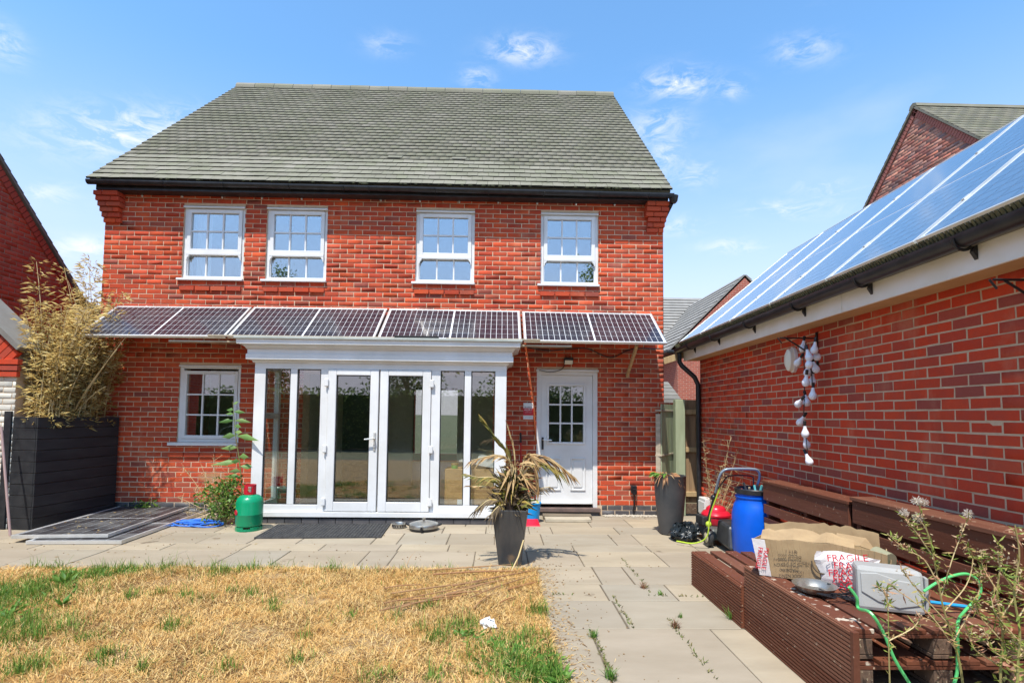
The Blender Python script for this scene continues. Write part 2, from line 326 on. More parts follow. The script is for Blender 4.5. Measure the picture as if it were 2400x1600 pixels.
MT['slab'] = M('sandstone_slab', (.30, .27, .215), (.235, .19, .13), 3.4, .82, .35, 35, rnd=[(.29, .24, .172), (.36, .30, .215), (.30, .262, .20), (.335, .275, .20), (.395, .325, .225), (.315, .255, .178)], stretch=(.35, 1, 1), speck=((.17, .13, .085), 3.1, .69))
MT['joint'] = M('patio_joint_sand', (.17, .13, .085), (.09, .075, .05), 20, .95, .4, 120)
MT['soil'] = M('dry_soil', (.30, .19, .085), (.16, .10, .05), 9, .95, .8, 60)
MT['ground'] = M('far_ground', (.16, .14, .08), (.10, .11, .05), .3, .95)

# ================================================================ ground
def sheet(name, x0, x1, y0, y1, z, mat, kind='structure', parent=None):
    return MB().add([(x0, y0, z), (x1, y0, z), (x1, y1, z), (x0, y1, z)], [(0, 1, 2, 3)]).build(name, mat, parent, kind=kind)
sheet('ground', -600, 600, -600, 900, -.06, MT['ground'])
patio = MB().box(-9., 3.4, -3, 8.2, -.055, -.008).build('patio', MT['joint'], kind='structure')
# slabs in mixed-width courses; the lawn takes the near left corner
LAWN_X, LAWN_Y = .36, 5.27
def slab(x0, x1, y0, y1, g=.0058):
    x0 += g; x1 -= g; y0 += g; y1 -= g; e = .006; z = random.uniform(-.0015, .0015); j = lambda: random.uniform(-.003, .003)
    b = [(x0+j(), y0+j()), (x1+j(), y0+j()), (x1+j(), y1+j()), (x0+j(), y1+j())]; cx, cy = (x0+x1)/2, (y0+y1)/2
    tx, ty = random.uniform(-.003, .003), random.uniform(-.003, .003); tp = [(x-math.copysign(e, x-cx), y-math.copysign(e, y-cy), z+tx*(x-cx)+ty*(y-cy)) for x, y in b]
    m = MB(); m.hexa([(x, y, -.03) for x, y in b], [(x, y, z-.004) for x, y in b]); k = len(m.v); m.f = [f for f in m.f if f != (4, 5, 6, 7)]
    m.v += tp; m.f += [(8, 9, 10, 11), (4, 5, 9, 8), (5, 6, 10, 9), (6, 7, 11, 10), (7, 4, 8, 11)]
    return m.build('slab', MT['slab'], patio)
def course(y0, y1, xs, xe):
    x = xs
    while x < xe-.02:
        w = random.choice([.56, .86, .86, .56, .58, .30]) if y1-y0 > .4 else random.choice([.86, .56, .86])
        if xe-(x+w) < .3: w = xe-x
        if w > 1.0: w /= 2
        slab(x, x+w, y0, y1); x += w
ys = 8.19
hts = [.30, .58, .42, .58, .30, .58, .56, .42, .58, .86, .58, .30, .58, .58, .58, .58, .58]
k = 0
while ys > 1.2:
    h = hts[k % len(hts)]; k += 1; y0 = ys-h
    if y0 >= LAWN_Y-.02: course(y0, ys, -8.8-random.random()*.5, 3.35)
    elif ys > LAWN_Y+.02:
        course(LAWN_Y, ys, -8.8, LAWN_X); course(y0, ys, LAWN_X, 3.35)
    else: course(y0, ys, LAWN_X, 3.35)
    ys = y0

# ================================================================ brick walls
BL, BH = .225, .075
def cut(u0, u1, v0, v1, holes):
    """the pieces of one brick left beside rectangular openings"""
    segs = [(u0, u1)]
    for a, b, c, d in holes:
        if v1 <= c+.012 or v0 >= d-.012: continue
        ns = []
        for s, e in segs:
            if e <= a or s >= b: ns.append((s, e)); continue
            if a-s > .02: ns.append((s, a))
            if e-b > .02: ns.append((b, e))
        segs = ns
    return segs
def brick_rects(u0, u1, v0, v1, holes=(), span=None):
    out = []; row = 0; v = v0
    while v < v1-.03:
        a, b = (u0, u1) if span is None else span(v+.0375)
        if b-a > .05:
            off = (row % 2)*BL/2; n0 = math.floor((a-u0-off)/BL)-1; u = u0+off+n0*BL
            while u < b:
                s, e = max(u+.0058, a), min(u+BL-.0058, b)
                if e-s > .03:
                    for s2, e2 in cut(s, e, v, v+BH, holes): out.append((s2, e2, v+.0056, min(v+BH-.0056, v1), row))
                u += BL
        v += BH; row += 1
    return out
VAR = {}
def brick_variant(mat, k, pr=.004):
    key = (mat.name, k)
    if key in VAR: return VAR[key]
    r = random.Random(k*7+1); j = lambda s=.0026: r.uniform(-s, s); w, h, p = .1067, .0318, pr+r.uniform(-.001, .002); c = .0018
    b = [(-w, .012, -h), (w, .012, -h), (w, .012, h), (-w, .012, h)]; e = [(-w+j(), -p+c, -h+j()), (w+j(), -p+c, -h+j()), (w+j(), -p+c, h+j()), (-w+j(), -p+c, h+j())]
    f = [(x*(1-.028), -p+j(.0008), z*(1-.09)) for x, y, z in e]
    m = MB(); m.v = b+e+f; m.f = [(0, 1, 5, 4), (1, 2, 6, 5), (2, 3, 7, 6), (3, 0, 4, 7), (4, 5, 9, 8), (5, 6, 10, 9), (6, 7, 11, 10), (7, 4, 8, 11), (8, 9, 10, 11)]
    me = bpy.data.meshes.new('brick'); me.from_pydata(m.v, [], m.f); me.materials.append(mat); VAR[key] = me; return me
def lay_bricks(parent, rects, mat, singles=0, score=None, name='brick', pr=.004):
    """the bricks that show largest as single pieces, the rest as one joined part"""
    full = [r for r in rects if r[1]-r[0] > .2]
    pick = set()
    if singles:
        full.sort(key=score, reverse=True); pick = set(full[:singles])
        for r in full[:singles]:
            o = bpy.data.objects.new(name, brick_variant(mat, random.randrange(9), pr)); COL.objects.link(o); o.parent = parent; o.location = ((r[0]+r[1])/2, random.uniform(-.001, .001), (r[2]+r[3])/2)
    rest = np.array([r[:4] for r in rects if r not in pick])
    if not len(rest): return
    n = len(rest); u0, u1, v0, v1 = rest.T; pr = rng.uniform(pr-.001, pr+.002, n)
    J = lambda s=.0026: rng.uniform(-s, s, n)
    def ring(y, inset):
        return [np.stack([u0+inset+J(), y, v0+inset+J()], 1), np.stack([u1-inset+J(), y, v0+inset+J()], 1), np.stack([u1-inset+J(), y, v1-inset+J()], 1), np.stack([u0+inset+J(), y, v1-inset+J()], 1)]
    z = np.zeros(n)
    V = np.stack(ring(z+.012, 0)+ring(-pr+.0018, 0)+ring(-pr, .002), 1).reshape(-1, 3); b = (np.arange(n)*12)[:, None]
    fs = [(0, 1, 5, 4), (1, 2, 6, 5), (2, 3, 7, 6), (3, 0, 4, 7), (4, 5, 9, 8), (5, 6, 10, 9), (6, 7, 11, 10), (7, 4, 8, 11), (8, 9, 10, 11)]
    T = np.concatenate([b+list(f) for f in fs], 1).reshape(-1, 4)
    fastmesh('brickwork', V, T, mat, np.repeat(rng.random(n), 12), parent, kind='stuff')
def wall_slab(u0, u1, v0, v1, holes, t):
    us = sorted({u0, u1, *[h[0] for h in holes], *[h[1] for h in holes]}); vs_ = sorted({v0, v1, *[h[2] for h in holes], *[h[3] for h in holes]})
    us = [u for u in us if u0 <= u <= u1]; vs_ = [v for v in vs_ if v0 <= v <= v1]
    def solid(i, j):
        if i < 0 or j < 0 or i >= len(us)-1 or j >= len(vs_)-1: return False
        a, b = (us[i]+us[i+1])/2, (vs_[j]+vs_[j+1])/2
        return not any(h[0] < a < h[1] and h[2] < b < h[3] for h in holes)
    m = MB()
    for i in range(len(us)-1):
        for j in range(len(vs_)-1):
            if not solid(i, j): continue
            a, b, c, d = us[i], us[i+1], vs_[j], vs_[j+1]
            m.add([(a, 0, c), (b, 0, c), (b, 0, d), (a, 0, d)], [(0, 1, 2, 3)]); m.add([(a, t, c), (b, t, c), (b, t, d), (a, t, d)], [(3, 2, 1, 0)])
            if not solid(i-1, j): m.add([(a, 0, c), (a, t, c), (a, t, d), (a, 0, d)], [(3, 2, 1, 0)])
            if not solid(i+1, j): m.add([(b, 0, c), (b, t, c), (b, t, d), (b, 0, d)], [(0, 1, 2, 3)])
            if not solid(i, j-1): m.add([(a, 0, c), (b, 0, c), (b, t, c), (a, t, c)], [(3, 2, 1, 0)])
            if not solid(i, j+1): m.add([(a, 0, d), (b, 0, d), (b, t, d), (a, t, d)], [(0, 1, 2, 3)])
    return m

# ================================================================ the house
HX0, HX1, EAVE = -6.1, 2.535, 4.93
house = thing('brick_house', 'red brick house with grey tiled roof and white sash windows', 'house', (0, DY, 0))
UPW = [(-4.914, -3.974), (-3.643, -2.705), (-1.336, -.42), (.613, 1.52)]; UZ0, UZ1 = 3.525, 4.69
LWIN = (-4.875, -3.945, 1.045, 2.22); DOOR = (.568, 1.512, .10, 2.224); SUNOP = (-3.0, -.1, .10, 2.12)
holes = [(a, b, UZ0, UZ1) for a, b in UPW]+[LWIN, DOOR, SUNOP]
wall = wall_slab(HX0, HX1, -.05, EAVE, holes, .30).build('wall', MT['mortar'], house)
tag(wall, 'red brick rear wall with pale mortar joints')
rects = brick_rects(HX0, HX1, .15, EAVE-.03, holes)
def shows(r):
    u, v = (r[0]+r[1])/2, (r[2]+r[3])/2
    if -3.4 < u < .15 and v < 2.5: return -1
    if u < -5.75 and v < 1.45: return -1
    if 2.3 < v < 3.12: return -1
    return 1/(8.2+.023*u+.056*v)
lay_bricks(wall, rects, MT['brick'], 300, shows)
lay_bricks(wall, brick_rects(HX0, HX1, 0, .15, [(.5, 1.58, -1, .2), SUNOP]), MT['bluebrick'], 24, lambda r: r[0] if r[0] < 2.6 else -9, name='plinth_brick')
# other walls, floors and partitions that make the house a hollow block
HB = 8.1
MB().box(HX0, HX0+.3, .3, HB, -.05, EAVE).build('side_wall', MT['nbrick'], house)
MB().box(HX1-.3, HX1, .3, HB, -.05, EAVE).build('side_wall', MT['nbrick'], house)
FH = [(-5.2, -3.6, .9, 2.2), (-2.6, -1.0, .3, 2.25), (.2, 1.9, .9, 2.2)]; fwm = wall_slab(HX0, HX1, -.05, EAVE, FH, .3); fwm.v = [(a, b+HB, c) for a, b, c in fwm.v]; fwm.build('front_wall', MT['nbrick'], house)  # unseen front windows, added to let daylight into the ground-floor rooms
for a, b, c, d in FH: MB().box(a, b, HB+.1, HB+.11, c, d).build('added_front_pane', MT['doorglass'], house)
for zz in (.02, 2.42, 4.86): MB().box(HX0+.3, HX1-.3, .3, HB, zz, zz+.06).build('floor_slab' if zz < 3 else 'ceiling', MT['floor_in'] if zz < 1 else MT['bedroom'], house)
pm_ = wall_slab(HX0+.3, HX1-.3, .08, 2.42, [(-1.75, -.85, .08, 2.05), (-5.2, -4.2, .08, 2.1)], .1); pm_.v = [(a, b+2.6, c) for a, b, c in pm_.v]; pm_.build('partition', MT['wall_in'], house)  # openings cut to pass the added front daylight towards the sunroom
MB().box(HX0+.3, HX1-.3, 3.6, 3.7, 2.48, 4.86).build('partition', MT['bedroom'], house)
for xx in (-3.55, .25): MB().box(xx, xx+.1, .3, 4.3, .08, 2.42).build('partition', MT['wall_in'], house)
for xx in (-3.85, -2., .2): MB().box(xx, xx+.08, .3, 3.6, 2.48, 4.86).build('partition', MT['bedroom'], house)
MB().box(-3.0, -2.3, 2.1, 2.598, .08, 1.9).build('cupboard', MT['dark_in'], house)
# gable triangles
for xx in (HX0, HX1-.3):
    MB().prism([(.0, EAVE), (HB+.3, EAVE), (4.15, 8.95)], 'x', xx, xx+.3).build('gable', MT['nbrick'], house)

def bars_grid(m, x0, x1, z0, z1, nx, nz, y0, y1, w=.022):
    for i in range(1, nx): c = x0+(x1-x0)*i/nx; m.box(c-w/2, c+w/2, y0, y1, z0, z1)
    for i in range(1, nz):
        c = z0+(z1-z0)*i/nz
        for k in range(nx):
            a = x0+(x1-x0)*k/nx+(w/2 if k else 0); b = x0+(x1-x0)*(k+1)/nx-(w/2 if k < nx-1 else 0); m.box(a, b, y0, y1, c-w/2, c+w/2)
def panes(parent, x0, x1, z0, z1, nx, nz, y, mat, w=.022):
    for i in range(nx):
        for k in range(nz):
            a = x0+(x1-x0)*i/nx+(w/2 if i else 0); b = x0+(x1-x0)*(i+1)/nx-(w/2 if i < nx-1 else 0)
            c = z0+(z1-z0)*k/nz+(w/2 if k else 0); d = z0+(z1-z0)*(k+1)/nz-(w/2 if k < nz-1 else 0)
            e = random.uniform(-.0012, .0012); g = random.uniform(-.0012, .0012)
            MB().add([(a, y-e, c), (b, y+e, c), (b, y+e+g, d), (a, y-e+g, d)], [(0, 1, 2, 3)]).build('pane', mat, parent, solid=.004)
def ring(m, x0, x1, z0, z1, w, y0, y1, wb=None):
    wb = wb or w
    m.box(x0, x0+w, y0, y1, z0, z1); m.box(x1-w, x1, y0, y1, z0, z1); m.box(x0+w, x1-w, y0, y1, z1-w, z1); m.box(x0+w, x1-w, y0, y1, z0, z0+wb)
def sash_window(x0, x1, z0, z1):
    y = .035
    m = MB(); ring(m, x0, x1, z0+.02, z1, .05, y, y+.09)
    m.box(x0-.0, x1, y-.055, y-.002, z1-.035, z1-.012)
    w = m.build('window', MT['white'], house, bevel=.004)
    zm = z0+(z1-z0)*.345
    m = MB(); ring(m, x0+.052, x1-.052, zm+.035, z1-.052, .055, y-.018, y+.05); m.box(x0+.052, x1-.052, y-.03, y+.04, zm-.005, zm+.034)
    for s, xx in ((1, x0+.052), (-1, x1-.052)):
        m.prism([(xx, zm-.006), (xx+s*.05, zm-.006), (xx+s*.035, zm-.03), (xx+s*.018, zm-.05), (xx+s*.012, zm-.085), (xx, zm-.085)], 'y', y-.028, y+.01)
    m.build('sash', MT['white'], w, bevel=.003)
    a, b, c, d = x0+.107, x1-.107, zm+.09, z1-.107
    g = MB(); bars_grid(g, a, b, c, d, 3, 2, y+.0, y+.03); g.build('glazing_bar', MT['white'], w); panes(w, a, b, c, d, 3, 2, y+.018, MT['glass'])
    a, b, c, d = x0+.062, x1-.062, z0+.072, zm-.006
    m = MB(); m.box(x0+.05, a, y+.02, y+.06, c-.002, d); m.box(b, x1-.05, y+.02, y+.06, c-.002, d); m.build('lower_sash', MT['white'], w)
    g = MB(); bars_grid(g, a, b, c, d, 3, 1, y+.03, y+.055); g.build('glazing_bar', MT['white'], w); panes(w, a, b, c, d, 3, 1, y+.045, MT['glass'])
    MB().box(x0-.05, x1+.01, -.05, y+.03, z0-.012, z0+.022).build('sill', MT['white'], w, bevel=.005)
    return w
for a, b in UPW:
    sash_window(a, b, UZ0, UZ1)
    # projecting brick course below each sill
    c = MB(); 
    for k in range(4):
        u = a-.01+k*.235; MB().box(u+.005, min(u+.225, b), -.03, .01, UZ0-.165, UZ0-.10).build('brick', MT['brick'], wall, bevel=.003)
cu = MB()
for i in range(9):
    x = -4.83+.024*i; cu.add([(x, .25+.02*(i % 2), 3.56), (x+.024, .25+.02*((i+1) % 2), 3.56), (x+.024, .25+.02*((i+1) % 2), 4.66), (x, .25+.02*(i % 2), 4.66)], [(0, 1, 2, 3)])
cu.build('curtain', MT['curtain'], house, solid=.004, label='white curtain behind the leftmost upper window')
# ground-floor window
x0, x1, z0, z1 = LWIN; y = .03
m = MB(); ring(m, x0, x1, z0, z1, .055, y, y+.09); m.box(x0-.005, x1+.005, y-.04, y-.002, z1-.03, z1-.005); lw = m.build('window', MT['white'], house, bevel=.004)
m = MB(); ring(m, x0+.057, x1-.057, z0+.057, z1-.09, .05, y-.012, y+.05); m.build('sash', MT['white'], lw, bevel=.003)
a, b, c, d = x0+.107, x1-.107, z0+.107, z1-.14
g = MB(); bars_grid(g, a, b, c, d, 3, 3, y+.002, y+.03); g.build('glazing_bar', MT['white'], lw); panes(lw, a, b, c, d, 3, 3, y+.018, MT['doorglass'])
MB().box(x0-.1, x1+.0, -.06, y+.02, z0-.045, z0-.002).build('sill', MT['white'], lw, bevel=.005)
for k in range(4): MB().box(x0-.1+k*.235, x0-.1+k*.235+.225, -.03, .01, z0-.215, z0-.15).build('brick', MT['brick'], wall, bevel=.003)
# things inside the kitchen window: a bowl rim and a tap
MB().tube([(-4.28+.2*math.cos(t), .45, 1.12+.16*math.sin(t)) for t in [math.pi*i/14 for i in range(15)]], .008, 6).build('kitchen_tap', MT['alu'], house, smooth=True)
# back door
x0, x1, z0, z1 = DOOR; y = .02
m = MB(); m.box(x0, x0+.07, y, y+.09, z0, z1); m.box(x1-.07, x1, y, y+.09, z0, z1); m.box(x0+.07, x1-.07, y, y+.09, z1-.09, z1); m.box(x0-.01, x1+.012, y-.045, y-.003, z1-.04, z1-.008)
door = m.build('door', MT['white'], house, bevel=.004)
tag(door, 'white back door with nine glass panes')
gx0, gx1, gz0, gz1 = x0+.195, x1-.215, 1.10, 1.965
lx0, lx1, lz0, lz1 = x0+.073, x1-.073, z0+.06, z1-.093
leaf = wall_slab(lx0, lx1, lz0, lz1, [(gx0, gx1, gz0, gz1)], .05); leaf.v = [(a, b+y+.03, c) for a, b, c in leaf.v]; leaf.build('door_leaf', MT['white'], door)
m = MB(); ring(m, gx0-.035, gx1+.035, gz0-.035, gz1+.035, .035, y+.012, y+.032); m.build('moulding', MT['white'], door, bevel=.006)
g = MB(); bars_grid(g, gx0, gx1, gz0, gz1, 3, 3, y+.03, y+.05, .024); g.build('glazing_bar', MT['white'], door); panes(door, gx0, gx1, gz0, gz1, 3, 3, y+.05, MT['doorglass'], .024)
for a, b in ((x0+.15, x0+.385), (x0+.53, x0+.765)):
    m = MB(); ring(m, a, b, .36, .86, .022, y+.014, y+.034); m.box(a+.05, b-.05, y+.018, y+.032, .41, .81); m.build('door_panel', MT['white'], door, bevel=.006)
m = MB(); m.box(x0+.085, x0+.115, y+.008, y+.031, .985, 1.17); h = m.build('handle', MT['black'], door, bevel=.004)
MB().tube([(x0+.1, y+.008, 1.135), (x0+.1, y-.035, 1.135), (x0+.11, y-.045, 1.135), (x0+.235, y-.045, 1.13)], .010, 8).build('lever', MT['alu'], h, smooth=True)
m = MB(); m.box(lx0, lx1, y-.03, y+.029, lz0-.0, lz0+.022); m.build('weather_bar', MT['alu'], door, bevel=.006)
m = MB(); m.box(x0-.02, x1+.03, -.10, .11, z0-.04, z0+.012); m.build('threshold', M('brown_threshold', (.18, .12, .10), (.11, .08, .07), 8, .6), door, bevel=.004)
MB().box(x0-.01, x1+.02, -.06, .10, -.02, z0-.045).build('door_step', MT['bluebrick'], door, bevel=.004)
# fascia, soffit, gutter, brackets
MB().box(HX0-.02, HX1+.03, -.20, -.17, EAVE-.10, EAVE-.015).build('fascia', MT['black'], house, bevel=.004)
MB().box(HX0+.28, HX1-.28, -.168, -.012, EAVE-.095, EAVE-.08).build('soffit', MT['black'], house)
def gutter(parent, p0, p1, r, name='gutter', mat=None):
    """half-round channel between two ends, open above"""
    p0, p1 = Vector(p0), Vector(p1); d = (p1-p0).normalized(); x = d.cross(Vector((0, 0, 1))).normalized(); m = MB(); n = 12; prof = []
    for i in range(n+1): a = math.pi*i/n; prof.append((-math.cos(a)*r, -math.sin(a)*r))
    prof = [(-r, .012)]+prof+[(r, .012)]; inner = [(a*.94, b*.94) for a, b in reversed(prof)]; pf = prof+inner; k = len(pf)
    for e in (p0, p1): m.v += [tuple(e+x*a+Vector((0, 0, b))) for a, b in pf]
    m.f = [(i, (i+1) % k, (i+1) % k+k, i+k) for i in range(k)]
    m.add([tuple(p0+x*a+Vector((0, 0, b))) for a, b in prof], [tuple(range(len(prof)))]); m.add([tuple(p1+x*a+Vector((0, 0, b))) for a, b in prof], [tuple(range(len(prof)))[::-1]])
    return m.build(name, mat or MT['black'], parent, smooth=True)
gt = gutter(house, (HX0-.10, -.258, EAVE+.005), (HX1+.09, -.258, EAVE-.035), .05)
for px in (385, 525, 678, 806, 865, 1020, 1145, 1275, 1405, 1520):
    x = atY(px, 440, DY-.26)[0]; z = EAVE+.005-.04*(x-HX0)/8.7
    MB().tube([(x, -.258+.054*math.cos(t), z-.054*math.sin(t)) for t in [math.pi*i/8 for i in range(9)]], .008, 6).build('gutter_bracket', MT['black'], gt, smooth=True)
m = MB(); m.lathe([(.03, -.02), (.075, -.01), (.06, -.09), (.035, -.12)], (HX1+.10, -.23, EAVE-.03), 12); m.build('gutter_outlet', MT['black'], gt, smooth=True)
MB().tube([(HX1+.08, -.2, EAVE-.14), (HX1+.05, -.02, EAVE-.25), (HX1+.012, .12, EAVE-.38), (HX1+.012, .12, .0)], .03, 10).build('downpipe', MT['black'], house, smooth=True)
for i in range(13):
    x = HX0+.55+i*.61; MB().ball((x, -.02, EAVE-.11), .018, 8, 5).build('soffit_clip', MT['alu'], house, smooth=True)
# stepped brick corbels under both ends of the eaves
for s, xe in ((1, HX0), (-1, HX1)):
    body = MB(); n = 6
    cb = MB().box(min(xe+s*.02, xe+s*.20), max(xe+s*.02, xe+s*.20), -.02, .0, EAVE-.5, EAVE-.12).build('corbel', MT['mortar'], house)
    for k in range(n):
        out = .045+.028*k; side = .014*k; z = EAVE-.545+k*.075; wd = .30 if k > 2 else .26
        xa, xb = sorted((xe-s*side, xe+s*(wd-side*.2)))
        xm = (xa+xb)/2+(-.05 if k % 2 else .05)
        MB().box(xa, xm-.004, -out, .02, z+.005, z+.07).build('brick', MT['brick'], cb, bevel=.004); MB().box(xm+.004, xb, -out, .02, z+.005, z+.07).build('brick', MT['brick'], cb, bevel=.004)
# roof: decking, tiles, ridge tiles
th = math.atan2(9.10-4.98, 12.2-7.93); SL = math.hypot(9.10-4.98, 12.2-7.93)
RX0, RX1 = HX0-.11, HX1+.07
roof = MB().box(RX0+.02, RX1-.02, .02, SL, -.06, -.012).build('roof', MT['tile'], house); roof.location = (0, -.27, 4.965); roof.rotation_euler = (th, 0, 0)
tag(roof, 'grey tiled pitched roof speckled with moss')
bk = MB().box(RX0, RX1, -SL, 0, -.06, -.0); o = bk.build('roof_far_slope', MT['tile'], house); o.location = (0, -.27+SL*math.cos(th), 4.965+SL*math.sin(th)); o.rotation_euler = (-th, 0, 0); o.data.transform(Matrix.Scale(-1, 4, (0, 1, 0)))
NR = 33; GA = SL/NR; TW = (RX1-RX0)/53
def tile_box(w, L, t=.027):
    return [(-w/2, -.004, .006), (w/2, -.004, .006), (w/2, L, -.012), (-w/2, L, -.012), (-w/2, -.004, .006+t), (w/2, -.004, .006+t), (w/2, L, -.012+t), (-w/2, L, -.012+t)]
TB = []
for k in range(5):
    r = random.Random(k); me = bpy.data.meshes.new('tile'); v = [(a, b+r.uniform(-.004, .004), c+r.uniform(-.001, .003)) for a, b, c in tile_box(TW-.004, GA+.03)]
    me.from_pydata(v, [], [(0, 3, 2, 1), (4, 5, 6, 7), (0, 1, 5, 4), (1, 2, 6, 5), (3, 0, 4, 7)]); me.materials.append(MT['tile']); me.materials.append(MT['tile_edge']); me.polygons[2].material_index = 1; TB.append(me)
cnt = 0; RV = []; RF = []; RR = []
for r_ in range(NR):
    sh = .5*TW if r_ % 2 else 0
    xs = [RX0+sh+i*TW for i in range(-1, 54)]
    for x in xs:
        a, b = max(x, RX0), min(x+TW, RX1)
        if b-a < .02: continue
        if b-a > TW*.99 and cnt < 300:
            o = bpy.data.objects.new('tile', random.choice(TB)); COL.objects.link(o); o.parent = roof; o.location = ((a+b)/2, r_*GA+random.uniform(-.003, .003), random.uniform(0, .003)); cnt += 1
        else:
            k = len(RV); j = random.uniform(-.004, .004); q = random.uniform(0, .003)
            RV += [((a+b)/2+p[0]*(b-a)/TW, r_*GA+p[1]+j, p[2]+q) for p in tile_box(TW-.004, GA+.03)]; RF += [tuple(k+i for i in f) for f in [(0, 3, 2, 1), (4, 5, 6, 7), (0, 1, 5, 4), (1, 2, 6, 5), (3, 0, 4, 7)]]; RR += [random.random()]*8
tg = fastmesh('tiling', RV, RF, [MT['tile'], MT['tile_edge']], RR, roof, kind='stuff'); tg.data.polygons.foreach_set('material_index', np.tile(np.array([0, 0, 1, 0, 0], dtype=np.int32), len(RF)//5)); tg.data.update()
for i in range(20):
    a = RX0+(RX1-RX0)*i/20; b = RX0+(RX1-RX0)*(i+1)/20; m = MB(); pf = [(-.11, -.10), (-.10, -.03), (-.055, .035), (0, .055), (.055, .035), (.10, -.03), (.11, -.10)]
    e = .003; m.prism(pf, 'x', a+e, b-e); o = m.build('ridge_tile', MT['tile'], house, bevel=.006); o.location = (0, -.27+SL*math.cos(th), 4.965+SL*math.sin(th)+.035+random.uniform(-.003, .004))
for px in (930, 1078):   # vent tiles
    p = atY(px, 378, 8.9); u = p[0]; v = GA*6
    m = MB(); m.hexa([(u-.13, v, .012), (u+.13, v, .012), (u+.13, v+.22, .006), (u-.13, v+.22, .006)], [(u-.12, v+.02, .05), (u+.12, v+.02, .05), (u+.12, v+.2, .02), (u-.12, v+.2, .02)]); vt = m.build('vent_tile', MT['tile'], roof)
    MB().box(u-.10, u+.10, v+.004, v+.012, .022, .042).build('vent_slot', MT['gasket'], vt)
mo = MB()
for i in range(520):
    u = RX0+.1+(RX1-RX0-.2)*random.random()**.7; r_ = int(NR*random.random()**1.7); v = r_*GA-.004; s = random.uniform(.012, .032)*(1.5 if random.random() < .12 else 1)
    mo.lathe([(s*.5, -.004), (s, .006), (s*.8, .018), (s*.25, .024)], (u, v, .006), 7, random.uniform(.7, 1.5), .8)
mo.build('moss', MT['moss'], roof, smooth=True, kind='stuff')

# ================================================================ sunroom
SY = 7.45
def SX(px, y=1005): return atY(px, y, SY)[0]
sx0, sx1 = SX(592), SX(1186); sz0, sz1 = .10, 2.215
sun_room = thing('sunroom', 'white framed glazed sunroom with double doors under the leaning solar panels', 'sunroom', (0, 0, 0))
e = [SX(p) for p in (618, 677, 693, 748.5, 766, 886.5, 888.5, 1009.5, 1030.5, 1087.5, 1103, 1159.5)]
TOPZ, BOTZ = 2.115, .255
m = MB(); y0, y1 = SY, SY+.07
m.box(sx0, sx1, y0, y1, TOPZ, sz1); m.box(sx0-.01, sx1+.01, y0-.035, y1+.02, sz0-.008, sz0+.06)
m.box(sx0, e[0], y0, y1, sz0+.062, TOPZ); m.box(e[11], sx1, y0, y1, sz0+.062, TOPZ)
m.box(e[1], e[2], y0, y1, BOTZ, TOPZ); m.box(e[9], e[10], y0, y1, BOTZ, TOPZ)
m.box(e[3], e[4], y0, y1, sz0+.062, TOPZ); m.box(e[7], e[8], y0, y1, sz0+.062, TOPZ)
m.box(e[0], e[3], y0, y1, sz0+.062, BOTZ); m.box(e[8], e[11], y0, y1, sz0+.062, BOTZ)
fr = m.build('frame', MT['white'], sun_room, bevel=.005)
for a, b in ((e[0], e[1]), (e[2], e[3]), (e[8], e[9]), (e[10], e[11])):
    m = MB(); ring(m, a, b, BOTZ, TOPZ, .012, y0+.01, y0+.02); m.build('gasket', MT['gasket'], fr)
def pane1(par, a, b, c, d, y, mat=None):
    MB().add([(a, y, c), (b, y, c), (b, y, d), (a, y, d)], [(0, 1, 2, 3)]).build('pane', mat or MT['doorglass'], par, solid=.005)
for a, b in ((e[0], e[1]), (e[2], e[3]), (e[8], e[9]), (e[10], e[11])): pane1(fr, a+.01, b-.01, BOTZ+.01, TOPZ-.01, y0+.03)
for k, (a, b) in enumerate(((e[4], e[5]), (e[6], e[7]))):
    a += .004; b -= .004; d0, d1 = sz0+.068, TOPZ+.0
    m = MB(); st = .115; 
    m.box(a, a+st, y0-.022, y0+.055, d0, d1-.003); m.box(b-st, b, y0-.022, y0+.055, d0, d1-.003); m.box(a+st, b-st, y0-.022, y0+.055, d1-st+.035, d1-.003); m.box(a+st, b-st, y0-.022, y0+.055, d0, d0+.13)
    dr = m.build('door', MT['white'], sun_room, bevel=.008)
    g = MB(); ring(g, a+st, b-st, d0+.13, d1-st+.035, .010, y0-.008, y0+.0); g.build('gasket', MT['gasket'], dr)
    pane1(dr, a+st+.005, b-st-.005, d0+.135, d1-st+.03, y0+.012)
    for hz in (.30, 1.02, 1.93):
        hx = a-.015 if k == 0 else b+.015
        MB().box(hx-.028, hx+.028, y0-.05, y0-.024, hz-.055, hz+.055).build('hinge', MT['white'], dr, bevel=.012)
    if k == 0:
        m = MB(); m.box(b-.052, b-.022, y0-.036, y0-.0225, 1.00, 1.25); hd = m.build('handle', MT['alu'], dr, bevel=.004)
        MB().tube([(b-.037, y0-.036, 1.165), (b-.037, y0-.075, 1.165), (b-.05, y0-.085, 1.165), (b-.165, y0-.085, 1.155)], .011, 8).build('lever', MT['alu'], hd, smooth=True)
        MB().lathe([(.011, 0), (.011, .012)], (b-.037, y0-.037, 1.055), 10, M=Matrix.Rotation(rad(90), 3, 'X')).build('lock', MT['alu'], hd)
